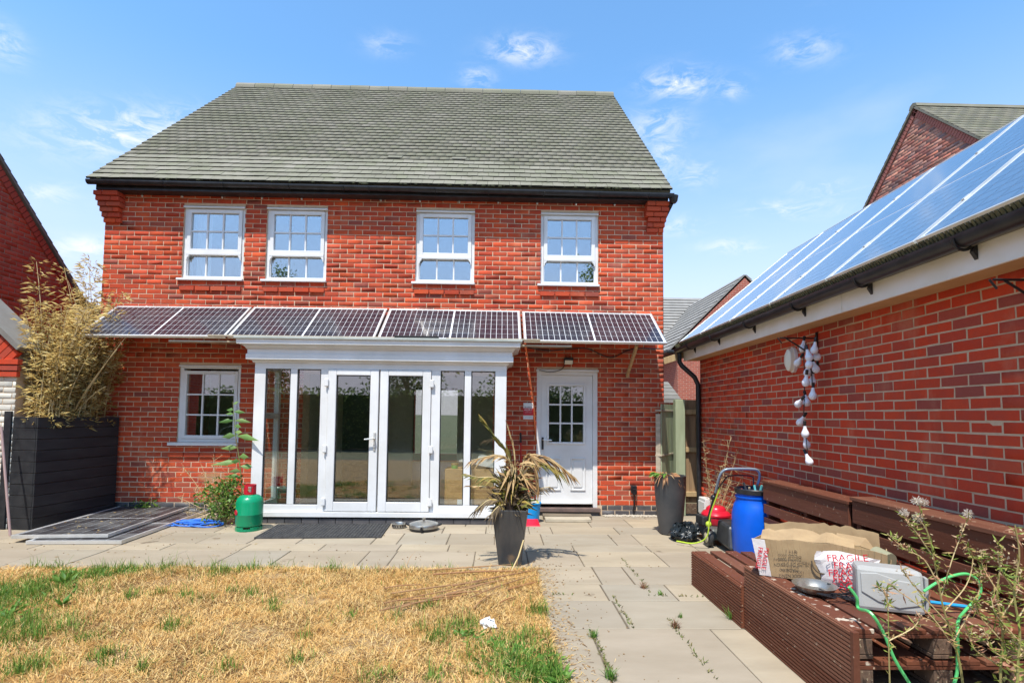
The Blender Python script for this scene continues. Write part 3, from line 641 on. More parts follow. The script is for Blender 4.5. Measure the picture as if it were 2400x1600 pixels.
# side frames with their panes back to the house wall
for xs_, s in ((sx0, 1), (sx1, -1)):
    m = MB(); xa, xb = sorted((xs_, xs_+s*.07)); ya, yb = SY+.072, DY-.01
    m.box(xa, xb, ya, yb, TOPZ, sz1); m.box(xa, xb, ya, yb, sz0-.008, BOTZ-.02); m.box(xa, xb, yb-.07, yb, BOTZ-.02, TOPZ); m.box(xa, xb, ya, ya+.05, BOTZ-.02, TOPZ); m.box(xa, xb, ya+.05, yb-.07, 1.42, 1.50)
    sf = m.build('side_frame', MT['white'], sun_room, bevel=.004)
    for c, d in ((BOTZ-.02, 1.42), (1.50, TOPZ)): MB().add([(xs_+s*.035, ya+.05, c), (xs_+s*.035, yb-.07, c), (xs_+s*.035, yb-.07, d), (xs_+s*.035, ya+.05, d)], [(0, 1, 2, 3)]).build('pane', MT['doorglass'], sf, solid=.005)
    if s == 1: MB().tube([(xs_+.08, 7.62, 1.46), (xs_+.11, 7.62, 1.46), (xs_+.11, 7.74, 1.47)], .01, 8).build('handle', MT['alu'], sf, smooth=True)
# cornice, mitred round three sides
prof = [(0., 2.195), (.02, 2.20), (.03, 2.225), (.05, 2.235), (.09, 2.238), (.09, 2.31), (.075, 2.314), (.075, 2.37), (.085, 2.375), (.10, 2.405), (.135, 2.43), (.18, 2.44), (.185, 2.50), (.20, 2.503)]
m = MB()
for o_, z in prof: m.v += [(sx0-o_, DY-.012, z), (sx0-o_, SY-o_, z), (sx1+o_, SY-o_, z), (sx1+o_, DY-.012, z)]
for i in range(len(prof)-1):
    for k in range(3): m.f.append((i*4+k, i*4+k+1, i*4+4+k+1, i*4+4+k))
m.f.append((0, 3, 2, 1)); m.build('cornice', MT['white'], sun_room, smooth=True)
MB().box(sx0-.21, sx1+.21, SY-.21, DY-.012, 2.505, 2.54).build('roof', M('grey_roof_felt', (.42, .44, .40), (.33, .35, .31), 5, .6), sun_room, bevel=.006)
pl = MB().box(sx0+.015, sx1-.015, SY+.0, SY+.10, -.02, sz0-.009).build('plinth', MT['gasket'], sun_room)
for r_ in range(1):
    n = 15
    for i in range(n):
        a = sx0+.02+(sx1-sx0-.04)*i/n; b = sx0+.02+(sx1-sx0-.04)*(i+1)/n; MB().box(a+.004, b-.004, SY-.012, SY+.01, .0, .068).build('plinth_brick', MT['bluebrick'], pl, bevel=.003)
MB().box(sx0+.07, sx1-.07, SY+.071, DY+.3, -.02, .10).build('floor', M('sunroom_floor', (.55, .50, .42), (.46, .42, .35), 5, .4), sun_room)
# cardboard box, papers and tubs stacked inside
cardm = M('brown_cardboard', (.45, .28, .12), (.38, .23, .10), 6, .85, .1, 30)
cb = thing('cardboard_box', 'tall brown cardboard box with white label inside the sunroom glass', 'box', (-.43, 7.70, .10))
MB().box(-.33, .36, -.12, .25, 0, .64).build('carton', cardm, cb, bevel=.006)
MB().box(-.15, .06, -.128, -.122, .05, .22).build('shipping_label', MT['white'], cb)
m = MB()
for i in range(4): m.box(-.12+i*.04, -.105+i*.04, -.1302, -.1285, .07, .14+.02*(i % 2))
m.build('printed_mark', MT['gasket'], cb)
MB().box(.02, .05, -.128, -.122, .5, .63).build('tape', MT['white'], cb)
pp = thing('paper_stack', 'white papers and envelopes heaped on the brown cardboard box', 'papers', (-.25, 7.72, .742))
MB().hexa([(-.32, -.1, .10), (.25, -.14, .0), (.28, .12, .0), (-.30, .14, .1)], [(-.32, -.1, .115), (.25, -.14, .10), (.28, .12, .10), (-.30, .14, .115)]).build('sheet', MT['white'], pp, bevel=.003)
MB().hexa([(-.05, -.12, .105), (.32, -.10, .11), (.30, .10, .12), (-.03, .12, .11)], [(-.05, -.12, .17), (.32, -.10, .12), (.30, .10, .13), (-.03, .12, .19)]).build('envelope', MT['white'], pp, bevel=.003)
tb = thing('plastic_tub', 'small green plastic tub beside the papers on the box', 'tub', (-.63, 7.66, .742))
MB().lathe([(.045, 0), (.05, .05), (.047, .052), (.042, .01)], (0, 0, 0), 14).build('tub', M('green_plastic', (.10, .42, .06), None, rough=.4), tb, smooth=True)
MB().lathe([(.052, .05), (.055, .065), (.05, .075)], (0, 0, 0), 14).build('lid', M('brown_lid', (.25, .18, .05), None, rough=.5), tb, smooth=True)

# ================================================================ solar panels
def solar_panel(name, label, cat, L, W, nx, ny, cell, frame_h=.035, group=None, g=.006):
    """lies in its local x (length) / y (width) plane, face up, origin at the middle of the lower edge"""
    t = thing(name, label, cat, group=group); f = .022
    m = MB(); h = frame_h
    m.box(-L/2, L/2, 0, f, 0, h); m.box(-L/2, L/2, W-f, W, 0, h); m.box(-L/2, -L/2+f, f, W-f, 0, h); m.box(L/2-f, L/2, f, W-f, 0, h); m.build('frame', MT['alu'], t, bevel=.002)
    gl = MB().box(-L/2+f, L/2-f, f, W-f, h-.012, h-.005).build('backsheet', MT['backsheet'], t)
    m = MB(); mg = .012; aw = (L-2*f-2*mg-.02)/nx; ah = (W-2*f-2*mg)/ny
    for i in range(nx):
        x = -L/2+f+mg+i*aw+(.02 if i >= nx/2 else 0)
        for k in range(ny):
            y = f+mg+k*ah; m.add([(x+g/2, y+g/2, h-.0035), (x+aw-g/2, y+g/2, h-.0035), (x+aw-g/2, y+ah-g/2, h-.0035), (x+g/2, y+ah-g/2, h-.0035)], [(0, 1, 2, 3)])
    m.build('cell_array', cell, t); return t
tops = [278, 597, 912, 1220.5, 1527]
names = ['leftmost of the four solar panels propped along the house wall', 'second solar panel from the left propped on the house wall',
         'third solar panel from the left propped on the house wall', 'rightmost propped solar panel, above the white back door']
A = np.array([8.165, 3.075]); B = np.array([7.40, 2.515]); PW = float(np.linalg.norm(A-B)); pa = math.atan2(A[1]-B[1], A[0]-B[0])
for i in range(4):
    xa, xb = FX(tops[i], 728)[0], FX(tops[i+1], 732)[0]
    t = solar_panel('solar_panel', names[i], 'solar panel', xb-xa-.035, PW, 24, 6, MT['cell'], group='solar panels propped on the rear wall')
    t.location = ((xa+xb)/2, B[0], B[1]+(.012 if i in (1, 2) else 0)); t.rotation_euler = (pa, rad((-.35, -.1, .1, .25)[i]), 0)
    for s in (-.6, .7): MB().box(s-.012, s+.012, PW, PW+.07, .0, .02).build('wall_clip', MT['alu'], t)
# battens that carry the lower edge
m = MB(); m.box(FX(470, 795)[0], 1.0, 7.42, 7.47, 2.47, 2.495); bt = m.build('timber_batten', MT['batten'], label='long pale timber batten under the lower edge of the solar panels', cat='batten', bevel=.003); bt.location = (0, 0, -.002)
MB().box(-4.0, -1.35, 7.33, 7.38, 2.542, 2.562).build('timber_batten', MT['batten'], label='thin timber batten lying on the sunroom roof, left half', cat='batten', bevel=.003)
MB().box(-.75, .55, 7.33, 7.38, 2.542, 2.562).build('timber_batten', MT['batten'], label='thin timber batten lying on the sunroom roof, right half', cat='batten', bevel=.003)
MB().box(-1.45, -.85, 7.27, 7.33, 2.542, 2.575).build('rubber_block', MT['gasket'], label='black rubber strip under the joint of the middle solar panels', cat='strip', bevel=.004)
pA, pB = atY(1492, 806, 7.52), FX(1468, 870)
MB().bar((pA[0], 7.50, 2.52), (pB[0], 8.16, 2.12), .055, .035, (1, 0, 0)).build('timber_brace', MT['timber'], label='diagonal timber brace under the rightmost propped solar panel', cat='brace', bevel=.003)
# cables under the panels
cab = [(1235, 815), (1290, 822), (1340, 817), (1378, 818), (1430, 838), (1480, 818), (1545, 818)]
MB().tube(arc_pts([(*FX(a, b)[:1], 8.17, FX(a, b)[2]) for a, b in cab], 6), .009, 6).build('power_cable', MT['black'], smooth=True, label='black cable sagging along the bricks above the back door', cat='cable')
cab = [(1263, 868), (1290, 872), (1315, 866), (1325, 850)]
MB().tube(arc_pts([(*FX(a, b)[:1], 8.16, FX(a, b)[2]) for a, b in cab], 6), .006, 6).build('lamp_cable', MT['black'], smooth=True, label='short black cable from the floodlight to the door head', cat='cable')
# floodlight over the door
p = FX(1331, 846); fl = thing('floodlight', 'small black floodlight with white lens above the back door', 'lamp', (p[0], 8.194, p[2]))
MB().box(-.06, .06, -.03, 0, -.02, .05).build('housing', MT['black'], fl, bevel=.006); MB().hexa([(-.07, -.11, -.03), (.07, -.11, -.03), (.07, -.03, -.05), (-.07, -.03, -.05)], [(-.07, -.10, .045), (.07, -.10, .045), (.07, -.03, .05), (-.07, -.03, .05)]).build('hood', MT['black'], fl, bevel=.006)
MB().hexa([(-.06, -.112, -.05), (.06, -.112, -.05), (.06, -.04, -.058), (-.06, -.04, -.058)], [(-.06, -.118, .0), (.06, -.118, .0), (.06, -.1105, .0), (-.06, -.1105, .0)]).build('lens', M('lens', (.75, .73, .62), None, rough=.3), fl, bevel=.003)
# alarm sign
p = FX(1238, 963); sg = thing('alarm_sign', 'small red and white warning sign on the bricks left of the back door', 'sign', (p[0], 8.188, p[2]))
RED = M('sign_red', (.50, .015, .03), None, rough=.4); INK = M('black_print', (.02, .02, .03), None, rough=.6)
MB().box(-.077, .077, -.006, .0, -.125, .125).build('plate', MT['white'], sg, bevel=.002); MB().box(-.077, .077, -.009, -.0065, -.065, .045).build('red_band', RED, sg)
MX = lambda x, y, z, s=1.: Matrix.Translation((x, y, z)) @ Matrix.Rotation(rad(90), 4, 'X') @ Matrix.Scale(s, 4)
text_mesh('lettering', 'ALERT', .045, MT['white'], sg, MX(0, -.0102, .018)); text_mesh('lettering', 'SECURITY', .026, INK, sg, MX(0, -.0072, .06)); text_mesh('lettering', 'premises protected', .013, MT['white'], sg, MX(0, -.0102, -.02)); text_mesh('lettering', '24 hour response', .014, INK, sg, MX(0, -.0072, -.095))
MB().add([(.04, -.0072, .118), (.065, -.0072, .10), (.065, -.0072, .085), (.055, -.0072, .10)], [(0, 1, 2, 3)]).build('logo', INK, sg)
# wavy LED tube hanging beside the door
lt = [(1231, 806), (1238, 850), (1245, 900), (1250, 950), (1254, 1000), (1256, 1040)]
cop = M('red_copper_tube', (.55, .10, .03), (.65, .25, .10), 30, .3, metal=.5)
MB().tube(arc_pts([(FX(a, b)[0]+.006*((i % 2)*2-1), 8.165, FX(a, b)[2]) for i, (a, b) in enumerate(lt)], 8), .011, 7).build('coiled_cord', cop, smooth=True, label='shiny orange-red cord hanging from the panels beside the back door', cat='cord')
# outdoor socket and cable, broom
p = FX(1484, 1145); sk = thing('outdoor_socket', 'black weatherproof socket low on the wall right of the door', 'socket', (p[0], 8.192, p[2]))
MB().box(-.045, .045, -.05, 0, -.06, .05).build('housing', MT['black'], sk, bevel=.008); MB().box(-.03, .03, -.085, -.05, -.08, .01).build('plug', MT['black'], sk, bevel=.006)
MB().tube(arc_pts([(0, -.06, -.08), (.005, -.05, -.2), (-.005, -.02, -.33), (0, -.03, -.40)], 5), .011, 6).build('cable', MT['black'], sk, smooth=True)
pa_, pb_ = FX(1222, 1012), FX(1226, 1200)
br = thing('broom', 'red-handled broom leaning on the bricks behind the palm', 'broom', (pb_[0]-.03, 8.0, 0))
MB().tube([(0, -.05, .06), (-.02, .12, 1.10)], .013, 8).build('handle', M('red_handle', (.45, .02, .015), None, rough=.4), br, smooth=True); MB().tube([(-.02, .12, 1.09), (-.022, .142, 1.24)], .015, 8).build('grip', MT['black'], br, smooth=True)
MB().box(-.14, .14, -.09, -.02, .0, .07).build('head', MT['black'], br, bevel=.01)

# ================================================================ garage on the right
GA_ROT = rad(-1.1); cg, sg_ = math.cos(-GA_ROT), math.sin(-GA_ROT)
garage = thing('garage', 'long red brick garage with white fascia, black gutter and solar roof', 'garage', (0, 0, 0), GA_ROT)
def GL(p):            # world point -> garage frame
    x, y, z = p; return np.array([x*math.cos(GA_ROT)+y*math.sin(GA_ROT), -x*math.sin(GA_ROT)+y*math.cos(GA_ROT), z])
def GXp(px, py, X):   # pixel -> point on the garage-frame plane x = X
    a = GL(EYE); v = GL(ray(px, py)); return a+v*((X-a[0])/v[0])
GWX, GY0, GY1, GTOP = 2.95, 1.3, 8.25, 2.43
ew = bpy.data.objects.new('long_wall', None)
wl_ = wall_slab(0, GY1-GY0, -.05, GTOP, [], .25).build('wall', MT['gmortar'], garage); wl_.location = (GWX, GY1, 0); wl_.rotation_euler = (0, 0, rad(-90))
def gshow(r):
    y = GY1-(r[0]+r[1])/2; v = (r[2]+r[3])/2
    if y < 3.15 or v < .9: return -1
    return 1/y**2
lay_bricks(wl_, brick_rects(0, GY1-GY0, .0, GTOP, []), MT['gbrick'], 300, gshow, pr=.0022)
MB().box(GWX+.25, 6.2, GY1-.25, GY1, -.05, GTOP).build('end_wall', MT['gbrick'], garage)
MB().prism([(GWX, GTOP), (6.2, GTOP), (4.46, 3.9)], 'y', GY1-.25, GY1-.002).build('gable', MT['gbrick'], garage)
# fascia, soffit and gutter
FXA = 2.71
MB().box(FXA, FXA+.02, 4.32, GY1+.05, 2.375, 2.60).build('fascia_board', MT['whitewood'], garage, bevel=.002)
MB().box(FXA+.001, FXA+.021, GY0, 4.315, 2.375, 2.60).build('fascia_board', MT['whitewood'], garage, bevel=.002)
MB().box(FXA+.022, GWX-.012, GY0, GY1+.05, 2.38, 2.395).build('soffit', M('bare_soffit_board', (.52, .33, .17), (.45, .27, .13), 4, .85, .2, 30), garage)
gg = gutter(garage, (FXA-.075, GY1+.10, 2.555), (FXA-.075, GY0, 2.575), .06)
for yy in (7.75, 6.85, 5.85, 4.85, 3.95, 3.05, 2.2):
    b = MB().tube([(FXA-.075+.066*math.cos(t), yy, 2.562-.066*math.sin(t)) for t in [math.pi*i/8 for i in range(9)]], .009, 6); b.prism([(FXA-.012, 2.555), (FXA-.002, 2.555), (FXA-.002, 2.44), (FXA-.03, 2.485)], 'y', yy-.012, yy+.012)
    b.build('gutter_bracket', MT['black'], gg, smooth=True)
dpx = FXA-.075
MB().tube([(dpx, GY1+.02, 2.52), (dpx, GY1+.02, 2.36), (dpx+.03, GY1+.0, 2.30), (GWX-.10, GY1-.04, 2.12), (GWX-.055, GY1-.06, 2.0), (GWX-.055, GY1-.06, .02)], .036, 12).build('downpipe', MT['black'], garage, smooth=True)
# roof slope, tiles at the eave, ridge
E0, E1 = np.array([2.57, 2.645]), np.array([4.27, 4.06]); gth = math.atan2(E1[1]-E0[1], E1[0]-E0[0]); GS = float(np.linalg.norm(E1-E0))
rf = MB().box(GY0-.1, GY1+.12, 0, GS+.06, -.05, 0.).build('roof', MT['tile2'], garage)
# local x of the roof runs along the eave towards the house, local y up the slope
rf.matrix_parent_inverse = Matrix.Identity(4)
def roof_frame(o, along, base, z): o.rotation_mode = 'XYZ'; o.matrix_local = Matrix.Translation((base[0], along, base[1])) @ Matrix.Rotation(rad(90), 4, 'Z') @ Matrix.Scale(-1, 4, (0, 1, 0)) @ Matrix.Rotation(gth, 4, 'X') @ Matrix.Translation((0, 0, z))
def slope_pt(s, h): return (E0[0]+s*math.cos(gth)-h*math.sin(gth), E0[1]+s*math.sin(gth)+h*math.cos(gth))
bpy.data.objects.remove(rf)
m = MB(); m.prism([slope_pt(0.02, -.12), slope_pt(GS+.06, -.12), slope_pt(GS+.06, -.17), slope_pt(0.0, -.17)], 'y', GY0-.1, GY1+.12); rf = m.build('roof', MT['tile2'], garage)
m = MB(); r0_ = slope_pt(GS+.06, -.13); m.prism([r0_, (r0_[0]+2.2, r0_[1]-1.75), (r0_[0]+2.2, r0_[1]-1.85), (r0_[0], r0_[1]-.06)], 'y', GY0-.1, GY1+.12); m.build('roof_far_slope', MT['tile2'], garage)
tl = []
for i in range(46):   # eave course of tiles, mossy edge
    a = GY0+i*.155; m = MB(); m.prism([slope_pt(-.045, -.118), slope_pt(.28, -.112), slope_pt(.28, -.10), slope_pt(-.05, -.10)], 'y', a+.003, a+.152); m.build('eave_tile', MT['tile'], rf)
mesh_guard = M('mossy_bird_guard', (.17, .16, .08), (.06, .06, .04), 30, .9, .8, 90)
gd = MB()
for i in range(235):
    a = GY0+i*.03; gd.prism([slope_pt(-.012, -.105), slope_pt(-.006, -.02), slope_pt(.004, -.02), slope_pt(.0, -.105)], 'y', a, a+random.uniform(.014, .022))
gd.build('bird_guard', mesh_guard, rf, kind='stuff')
# seven solar panels standing upright on the slope
seam = [8.12, 7.17, 6.21, 5.25, 4.30, 3.34, 2.38, 1.42]
ord_ = ['farthest', 'second farthest', 'third farthest', 'fourth farthest', 'third nearest', 'second nearest', 'nearest']
for i in range(7):
    t = solar_panel('roof_solar_panel', '%s blue solar panel on the garage roof, counted along the gutter' % ord_[i], 'solar panel', GS, seam[i]-seam[i+1]-.02, 20, 6, MT['cell_roof'], group='solar panels on the garage roof', g=.0035)
    # local x along the slope upward, local y along the eave
    ax = Vector((math.cos(gth), 0, math.sin(gth))); nz_ = Vector((-math.sin(gth), 0, math.cos(gth))); ay = nz_.cross(ax)
    mid = slope_pt(GS/2, -.035); Mx = Matrix(((ax.x, ay.x, nz_.x, mid[0]), (ax.y, ay.y, nz_.y, seam[i+1]+.01), (ax.z, ay.z, nz_.z, mid[1]), (0, 0, 0, 1)))
    t.matrix_world = Matrix.Rotation(GA_ROT, 4, 'Z') @ Mx
    for s in (-.65, .6): MB().box(s-.03, s+.03, -.018, .006, .030, .042).build('clamp', MT['alu'], t)

# string of bulbs, bracket, lamp on the garage wall
def gw(px, py, off): return Vector(GXp(px, py, GWX-off))
def toW(v): return Matrix.Rotation(GA_ROT, 4, 'Z') @ Vector(v)
iron = M('black_wrought_iron', (.012, .012, .014), None, rough=.45)
def hanging_bracket(base, label):
    t = thing('hanging_bracket', label, 'bracket', toW(base), GA_ROT, 'hanging basket brackets on the garage wall')
    MB().box(-.012, -.001, -.014, .014, -.30, .06).build('wall_plate', iron, t)
    MB().tube([(-.01, 0, 0), (-.36, 0, .0)], .007, 6).build('arm', iron, t, smooth=True); MB().tube([(-.01, 0, -.22), (-.10, 0, -.13), (-.30, 0, -.004)], .007, 6).build('strut', iron, t, smooth=True)
    MB().tube([(-.36-.022*math.cos(a)*(1-a/14)+.0, 0, -.028+.028*math.sin(a+1.57)*(1-a/14)) for a in [i*.45 for i in range(20)]], .006, 6).build('scroll', iron, t, smooth=True); return t
bp = gw(1917, 800, 0.); hanging_bracket((GWX-.006, bp[1], bp[2]+.03), 'black scrolled bracket above the bunch of hanging bulbs')
tip = GXp(2322, 655, GWX-.38); hanging_bracket((GWX-.006, tip[1], tip[2]+.0), 'black scrolled bracket at the right edge under the garage fascia')
lp = gw(1864, 848, 0.); bl = thing('bulkhead_lamp', 'white oval bulkhead lamp on the garage wall behind the bulbs', 'lamp', toW((GWX-.006, lp[1], lp[2]+.02)), GA_ROT)
MB().lathe([(.07, 0), (.07, .03)], (0, 0, 0), 18, 1.9, 1., Matrix.Rotation(rad(-90), 3, 'Y')).build('base', MT['white'], bl, smooth=True); MB().lathe([(.064, .03), (.06, .07), (.04, .09), (.01, .095)], (0, 0, 0), 18, 1.9, 1., Matrix.Rotation(rad(-90), 3, 'Y')).build('diffuser', M('milky_plastic', (.78, .76, .62), None, rough=.35), bl, smooth=True)
BULBS = [(1882, 812, 0), (1871, 847, 50), (1895, 833, -15), (1914, 833, -40), (1909, 816, 0), (1896, 851, -30), (1911, 861, -20), (1893, 869, 20), (1889, 892, 15), (1904, 890, -5), (1905, 923, 0), (1873, 944, 55), (1890, 939, -20), (1877, 986, 40), (1887, 1012, 5), (1890, 1038, -5), (1895, 1077, -25)]
b0 = gw(1890, 800, .16); st = thing('string_lights', 'string of round white bulbs hanging in a bunch from a bracket', 'string lights', toW(b0), GA_ROT)
bulbm = M('frosted_bulb', (.78, .79, .84), None, rough=.25)
me = MB().lathe([(.012, .0), (.014, -.02), (.02, -.04), (.031, -.062), (.034, -.08), (.030, -.098), (.018, -.111), (.002, -.115)], (0, 0, .06), 14)
for i, (px, py, tilt) in enumerate(BULBS):
    q = gw(px, py, .12+.05*(i % 3))-b0
    o = MB(); o.v = list(me.v); o.f = list(me.f); o = o.build('bulb', bulbm, st, smooth=True); o.location = q; o.rotation_euler = (rad(tilt), rad(random.uniform(-15, 15)), 0)
    MB().lathe([(.013, .058), (.014, .10), (.009, .105)], (0, 0, 0), 10).build('bulb_socket', MT['black'], o, smooth=True)
for path in ([(1890, 800), (1884, 830), (1886, 880), (1885, 935), (1884, 985), (1887, 1005), (1890, 1030), (1893, 1065)], [(1908, 800), (1900, 850), (1903, 880), (1904, 912)], [(1885, 878), (1893, 873), (1903, 880)]):
    MB().tube(arc_pts([gw(a, b, .15)-b0 for a, b in path], 6), .0045, 5).build('wire', MT['black'], st, smooth=True)

# ================================================================ gate, post, fence and beam between house and garage
gp = lambda px, py, Y: Vector(atY(px, py, Y))
gt_ = thing('garden_gate', 'pale green timber gate with diagonal brace standing half open', 'gate', (gp(1544, 1200, 8.05).x, 8.05, 0))
a = gp(1544, 1200, 8.05); b = gp(1581, 1200, 8.6); dx, dy = (b.x-a.x), .62; zt = 1.70
def gbar(u0, z0, u1, z1, w, t, name, off=0, mat='batten'):
    MB().bar((dx*u0+off, dy*u0, z0), (dx*u1+off, dy*u1, z1), w, t, (1, -.25, 0)).build(name, MT[mat], gt_, bevel=.003)
for k in range(5): 
    u = .02+k*.19; MB().hexa([(dx*u+.03, dy*u, .06), (dx*(u+.18)+.03, dy*(u+.18), .06), (dx*(u+.18)+.048, dy*(u+.18), .06), (dx*u+.048, dy*u, .06)], [(dx*u+.03, dy*u, zt), (dx*(u+.18)+.03, dy*(u+.18), zt), (dx*(u+.18)+.048, dy*(u+.18), zt), (dx*u+.048, dy*u, zt)]).build('board', MT['greenwood'], gt_)
for z in (zt-.10, .92, .25): gbar(0, z, 1, z, .025, .10, 'rail')
gbar(0.03, .1, .03, zt-.15, .025, .07, 'stile', -.012); gbar(.93, .1, .93, zt-.15, .025, .07, 'stile', -.012); gbar(.06, zt-.17, .88, .98, .022, .07, 'diagonal_brace', -.014); gbar(.88, .84, .06, .30, .022, .07, 'diagonal_brace', -.014)
for z in (zt-.12, 1.02): MB().box(dx*.9-.04, dx*.9+.01, dy*.9-.05, dy*.9+.03, z-.03, z+.05).build('latch', MT['black'], gt_, bevel=.006)
x = gp(1593, 1100, 8.35).x; m = MB(); m.hexa([(x-.075, 8.3, -.02), (x+.075, 8.3, -.02), (x+.075, 8.42, -.02), (x-.075, 8.42, -.02)], [(x-.075, 8.3, 1.78), (x+.075, 8.3, 1.78), (x+.075, 8.42, 1.78), (x-.075, 8.42, 1.78)])
m.build('gate_post', MT['greenwood'], label='sage green timber gate post beside the brown fence', cat='post', bevel=.006)
x0f, x1f = x+.10, x+.42; fc = thing('fence_panel', 'narrow brown timber fence panel beside the black downpipe', 'fence', ((x0f+x1f)/2, 8.50, 0)); w = (x1f-x0f)
for k in range(3): MB().box(-w/2+k*w/3+.002, -w/2+(k+1)*w/3-.002, 0, .018, .15, 1.78).build('board', MT['fencewood'], fc)
for z in (.25, .95, 1.55): MB().box(-w/2, w/2, -.05, -.001, z, z+.075).build('rail', MT['timber'], fc, bevel=.003)
MB().box(-w/2, w/2, -.04, .0, -.02, .14).build('gravel_board', MT['stain_dark'], fc, bevel=.003)
a, b = gp(1554, 845, 8.18), gp(1610, 830, 8.28)
MB().bar((2.56, 8.30, a.z), (b.x+.12, 8.36, b.z+.05), .05, .10, (0, 0, 1)).build('timber_beam', MT['timber'], label='short timber beam bridging the house and the garage eave', cat='beam', bevel=.003)
# grey-white box on the wall behind the mower
q = GXp(1665, 1190, GWX); mb = thing('meter_box', 'off-white plastic box on the garage wall behind the mower', 'box', toW((GWX-.006, q[1], .20)), GA_ROT)
MB().box(-.12, 0, -.13, .13, -.12, .13).build('case', MT['white'], mb, bevel=.01); MB().box(-.13, -.12, -.12, .12, -.10, .08).build('lid', MT['white'], mb, bevel=.006)

# ================================================================ neighbouring buildings
def gable_house(name, label, x0, x1, yn, yf, eave, ridge, side, mat, tmat, gable_bricks=True, v0=2.):
    """ridge along x; 'side' is the gable turned to the viewer (+1 its right end, -1 its left end)"""
    t = thing(name, label, 'house', (x0, yn, 0)); L = x1-x0; W = yf-yn; ym = W/2
    MB().box(0, L, .01, W-.01, -.05, eave).build('wall', MT['nmortar'], t)
    xg = L if side > 0 else 0.
    g = MB(); g.prism([(0, eave), (W, eave), (ym, ridge-.05)], 'x', xg-side*.25, xg-side*.0); gb = g.build('gable', MT['nmortar'], t)
    if gable_bricks:
        gw_ = MB().add([(0, 0, 0), (.01, 0, 0), (0, 0, .01)], [(0, 1, 2)]).build('gable_wall', MT['nmortar'], t); gw_.rotation_euler = (0, 0, rad(90 if side > 0 else -90)); gw_.location = (xg, 0 if side > 0 else W, 0)
        k = (ridge-eave)/ym
        span = lambda v: (0.02, W-.02) if v < eave else ((v-eave)/k+.10, W-(v-eave)/k-.10)
        lay_bricks(gw_, brick_rects(0, W, v0, ridge-.2, [], span), mat)
        # verge: a soldier row of bricks on the rake
        V = MB(); n = int(math.hypot(ym, ridge-eave)/.085)
        for s in (0, 1):
            for i in range(n):
                u = (i+.5)/n*ym; z = eave+(ridge-eave)*(i+.5)/n; uu = u if s == 0 else W-u; d = math.atan2(ridge-eave, ym)*(1 if s == 0 else -1)
                c, q = math.cos(d), math.sin(d); hw, hh = .036, .07; cx, cz = uu+q*.10, z-c*.10+.03
                P = [(cx+a*c-b*q, cz+a*q+b*c) for a, b in ((-hw, -hh), (hw, -hh), (hw, hh), (-hw, hh))]
                V.add([(p[0], -.025, p[1]) for p in P]+[(p[0], .02, p[1]) for p in P], [(0, 1, 2, 3), (0, 4, 5, 1), (1, 5, 6, 2), (2, 6, 7, 3), (3, 7, 4, 0)])
        V.build('verge_bricks', mat, gw_, kind='stuff')
    a = math.atan2(ridge-eave, ym); S = math.hypot(ym, ridge-eave)+.25
    for s in (0, 1):
        r = MB().box(-.06, L+.06, -.25, S-.25, .01, .05).build('roof', tmat, t); r.location = (0, 0 if s == 0 else W, eave); r.rotation_euler = (a, 0, 0 if s == 0 else math.pi)
        if s == 1: r.location = (L, W, eave)
        RVv = []; RFf = []; RRr = []; gaug = .18; nr = int(S/gaug)
        for i in range(nr):
            y0_ = -.25+i*gaug; xx = -.06-(.15 if i % 2 else 0)
            while xx < L+.06:
                A_, B_ = max(xx, -.06)+.002, min(xx+.30, L+.06)-.002
                if B_-A_ > .02:
                    k_ = len(RVv); RVv += [(A_, y0_, .062), (B_, y0_, .062), (B_, y0_+gaug+.02, .05), (A_, y0_+gaug+.02, .05), (A_, y0_, .078), (B_, y0_, .078), (B_, y0_+gaug+.02, .064), (A_, y0_+gaug+.02, .064)]
                    RFf += [tuple(k_+j for j in f) for f in [(4, 5, 6, 7), (0, 1, 5, 4), (1, 2, 6, 5), (3, 0, 4, 7)]]; RRr += [random.random()]*8
                xx += .30
        fastmesh('tiling', RVv, RFf, tmat, RRr, r, kind='stuff')
    m = MB(); m.prism([(ym-.13, ridge+.0), (ym-.09, ridge+.09), (ym, ridge+.13), (ym+.09, ridge+.09), (ym+.13, ridge)], 'x', -.06, L+.06); m.build('ridge', tmat, t)
    for yy in (-.22, W+.16): MB().box(-.12, L+.12, yy-.06, yy+.06, eave-.22, eave-.10).build('gutter', MT['black'], t, bevel=.03)
    return t
MT['nmortar'] = M('neighbour_mortar', (.36, .27, .20), (.28, .21, .16), 10, .95)
gable_house('neighbour_house', 'dark red brick gable end rising at the left edge', -15.5, -8.1, 2.0, 10.25, 3.72, 7.95, 1, MT['nbrick'], MT['tile2'], v0=.6)
gable_house('neighbour_house', 'mottled brick gable above the garage roof at the right', 9.98, 18.9, 8.2, 16.4, 4.95, 9.02, -1, MT['mixbrick'], MT['tile'], v0=4.)
MB().tube([(-8.0, 10.55, 3.6), (-8.0, 10.6, 0)], .045, 8).build('drainpipe', MT['black'], smooth=True, label='black drainpipe at the corner of the left neighbouring house', cat='pipe')
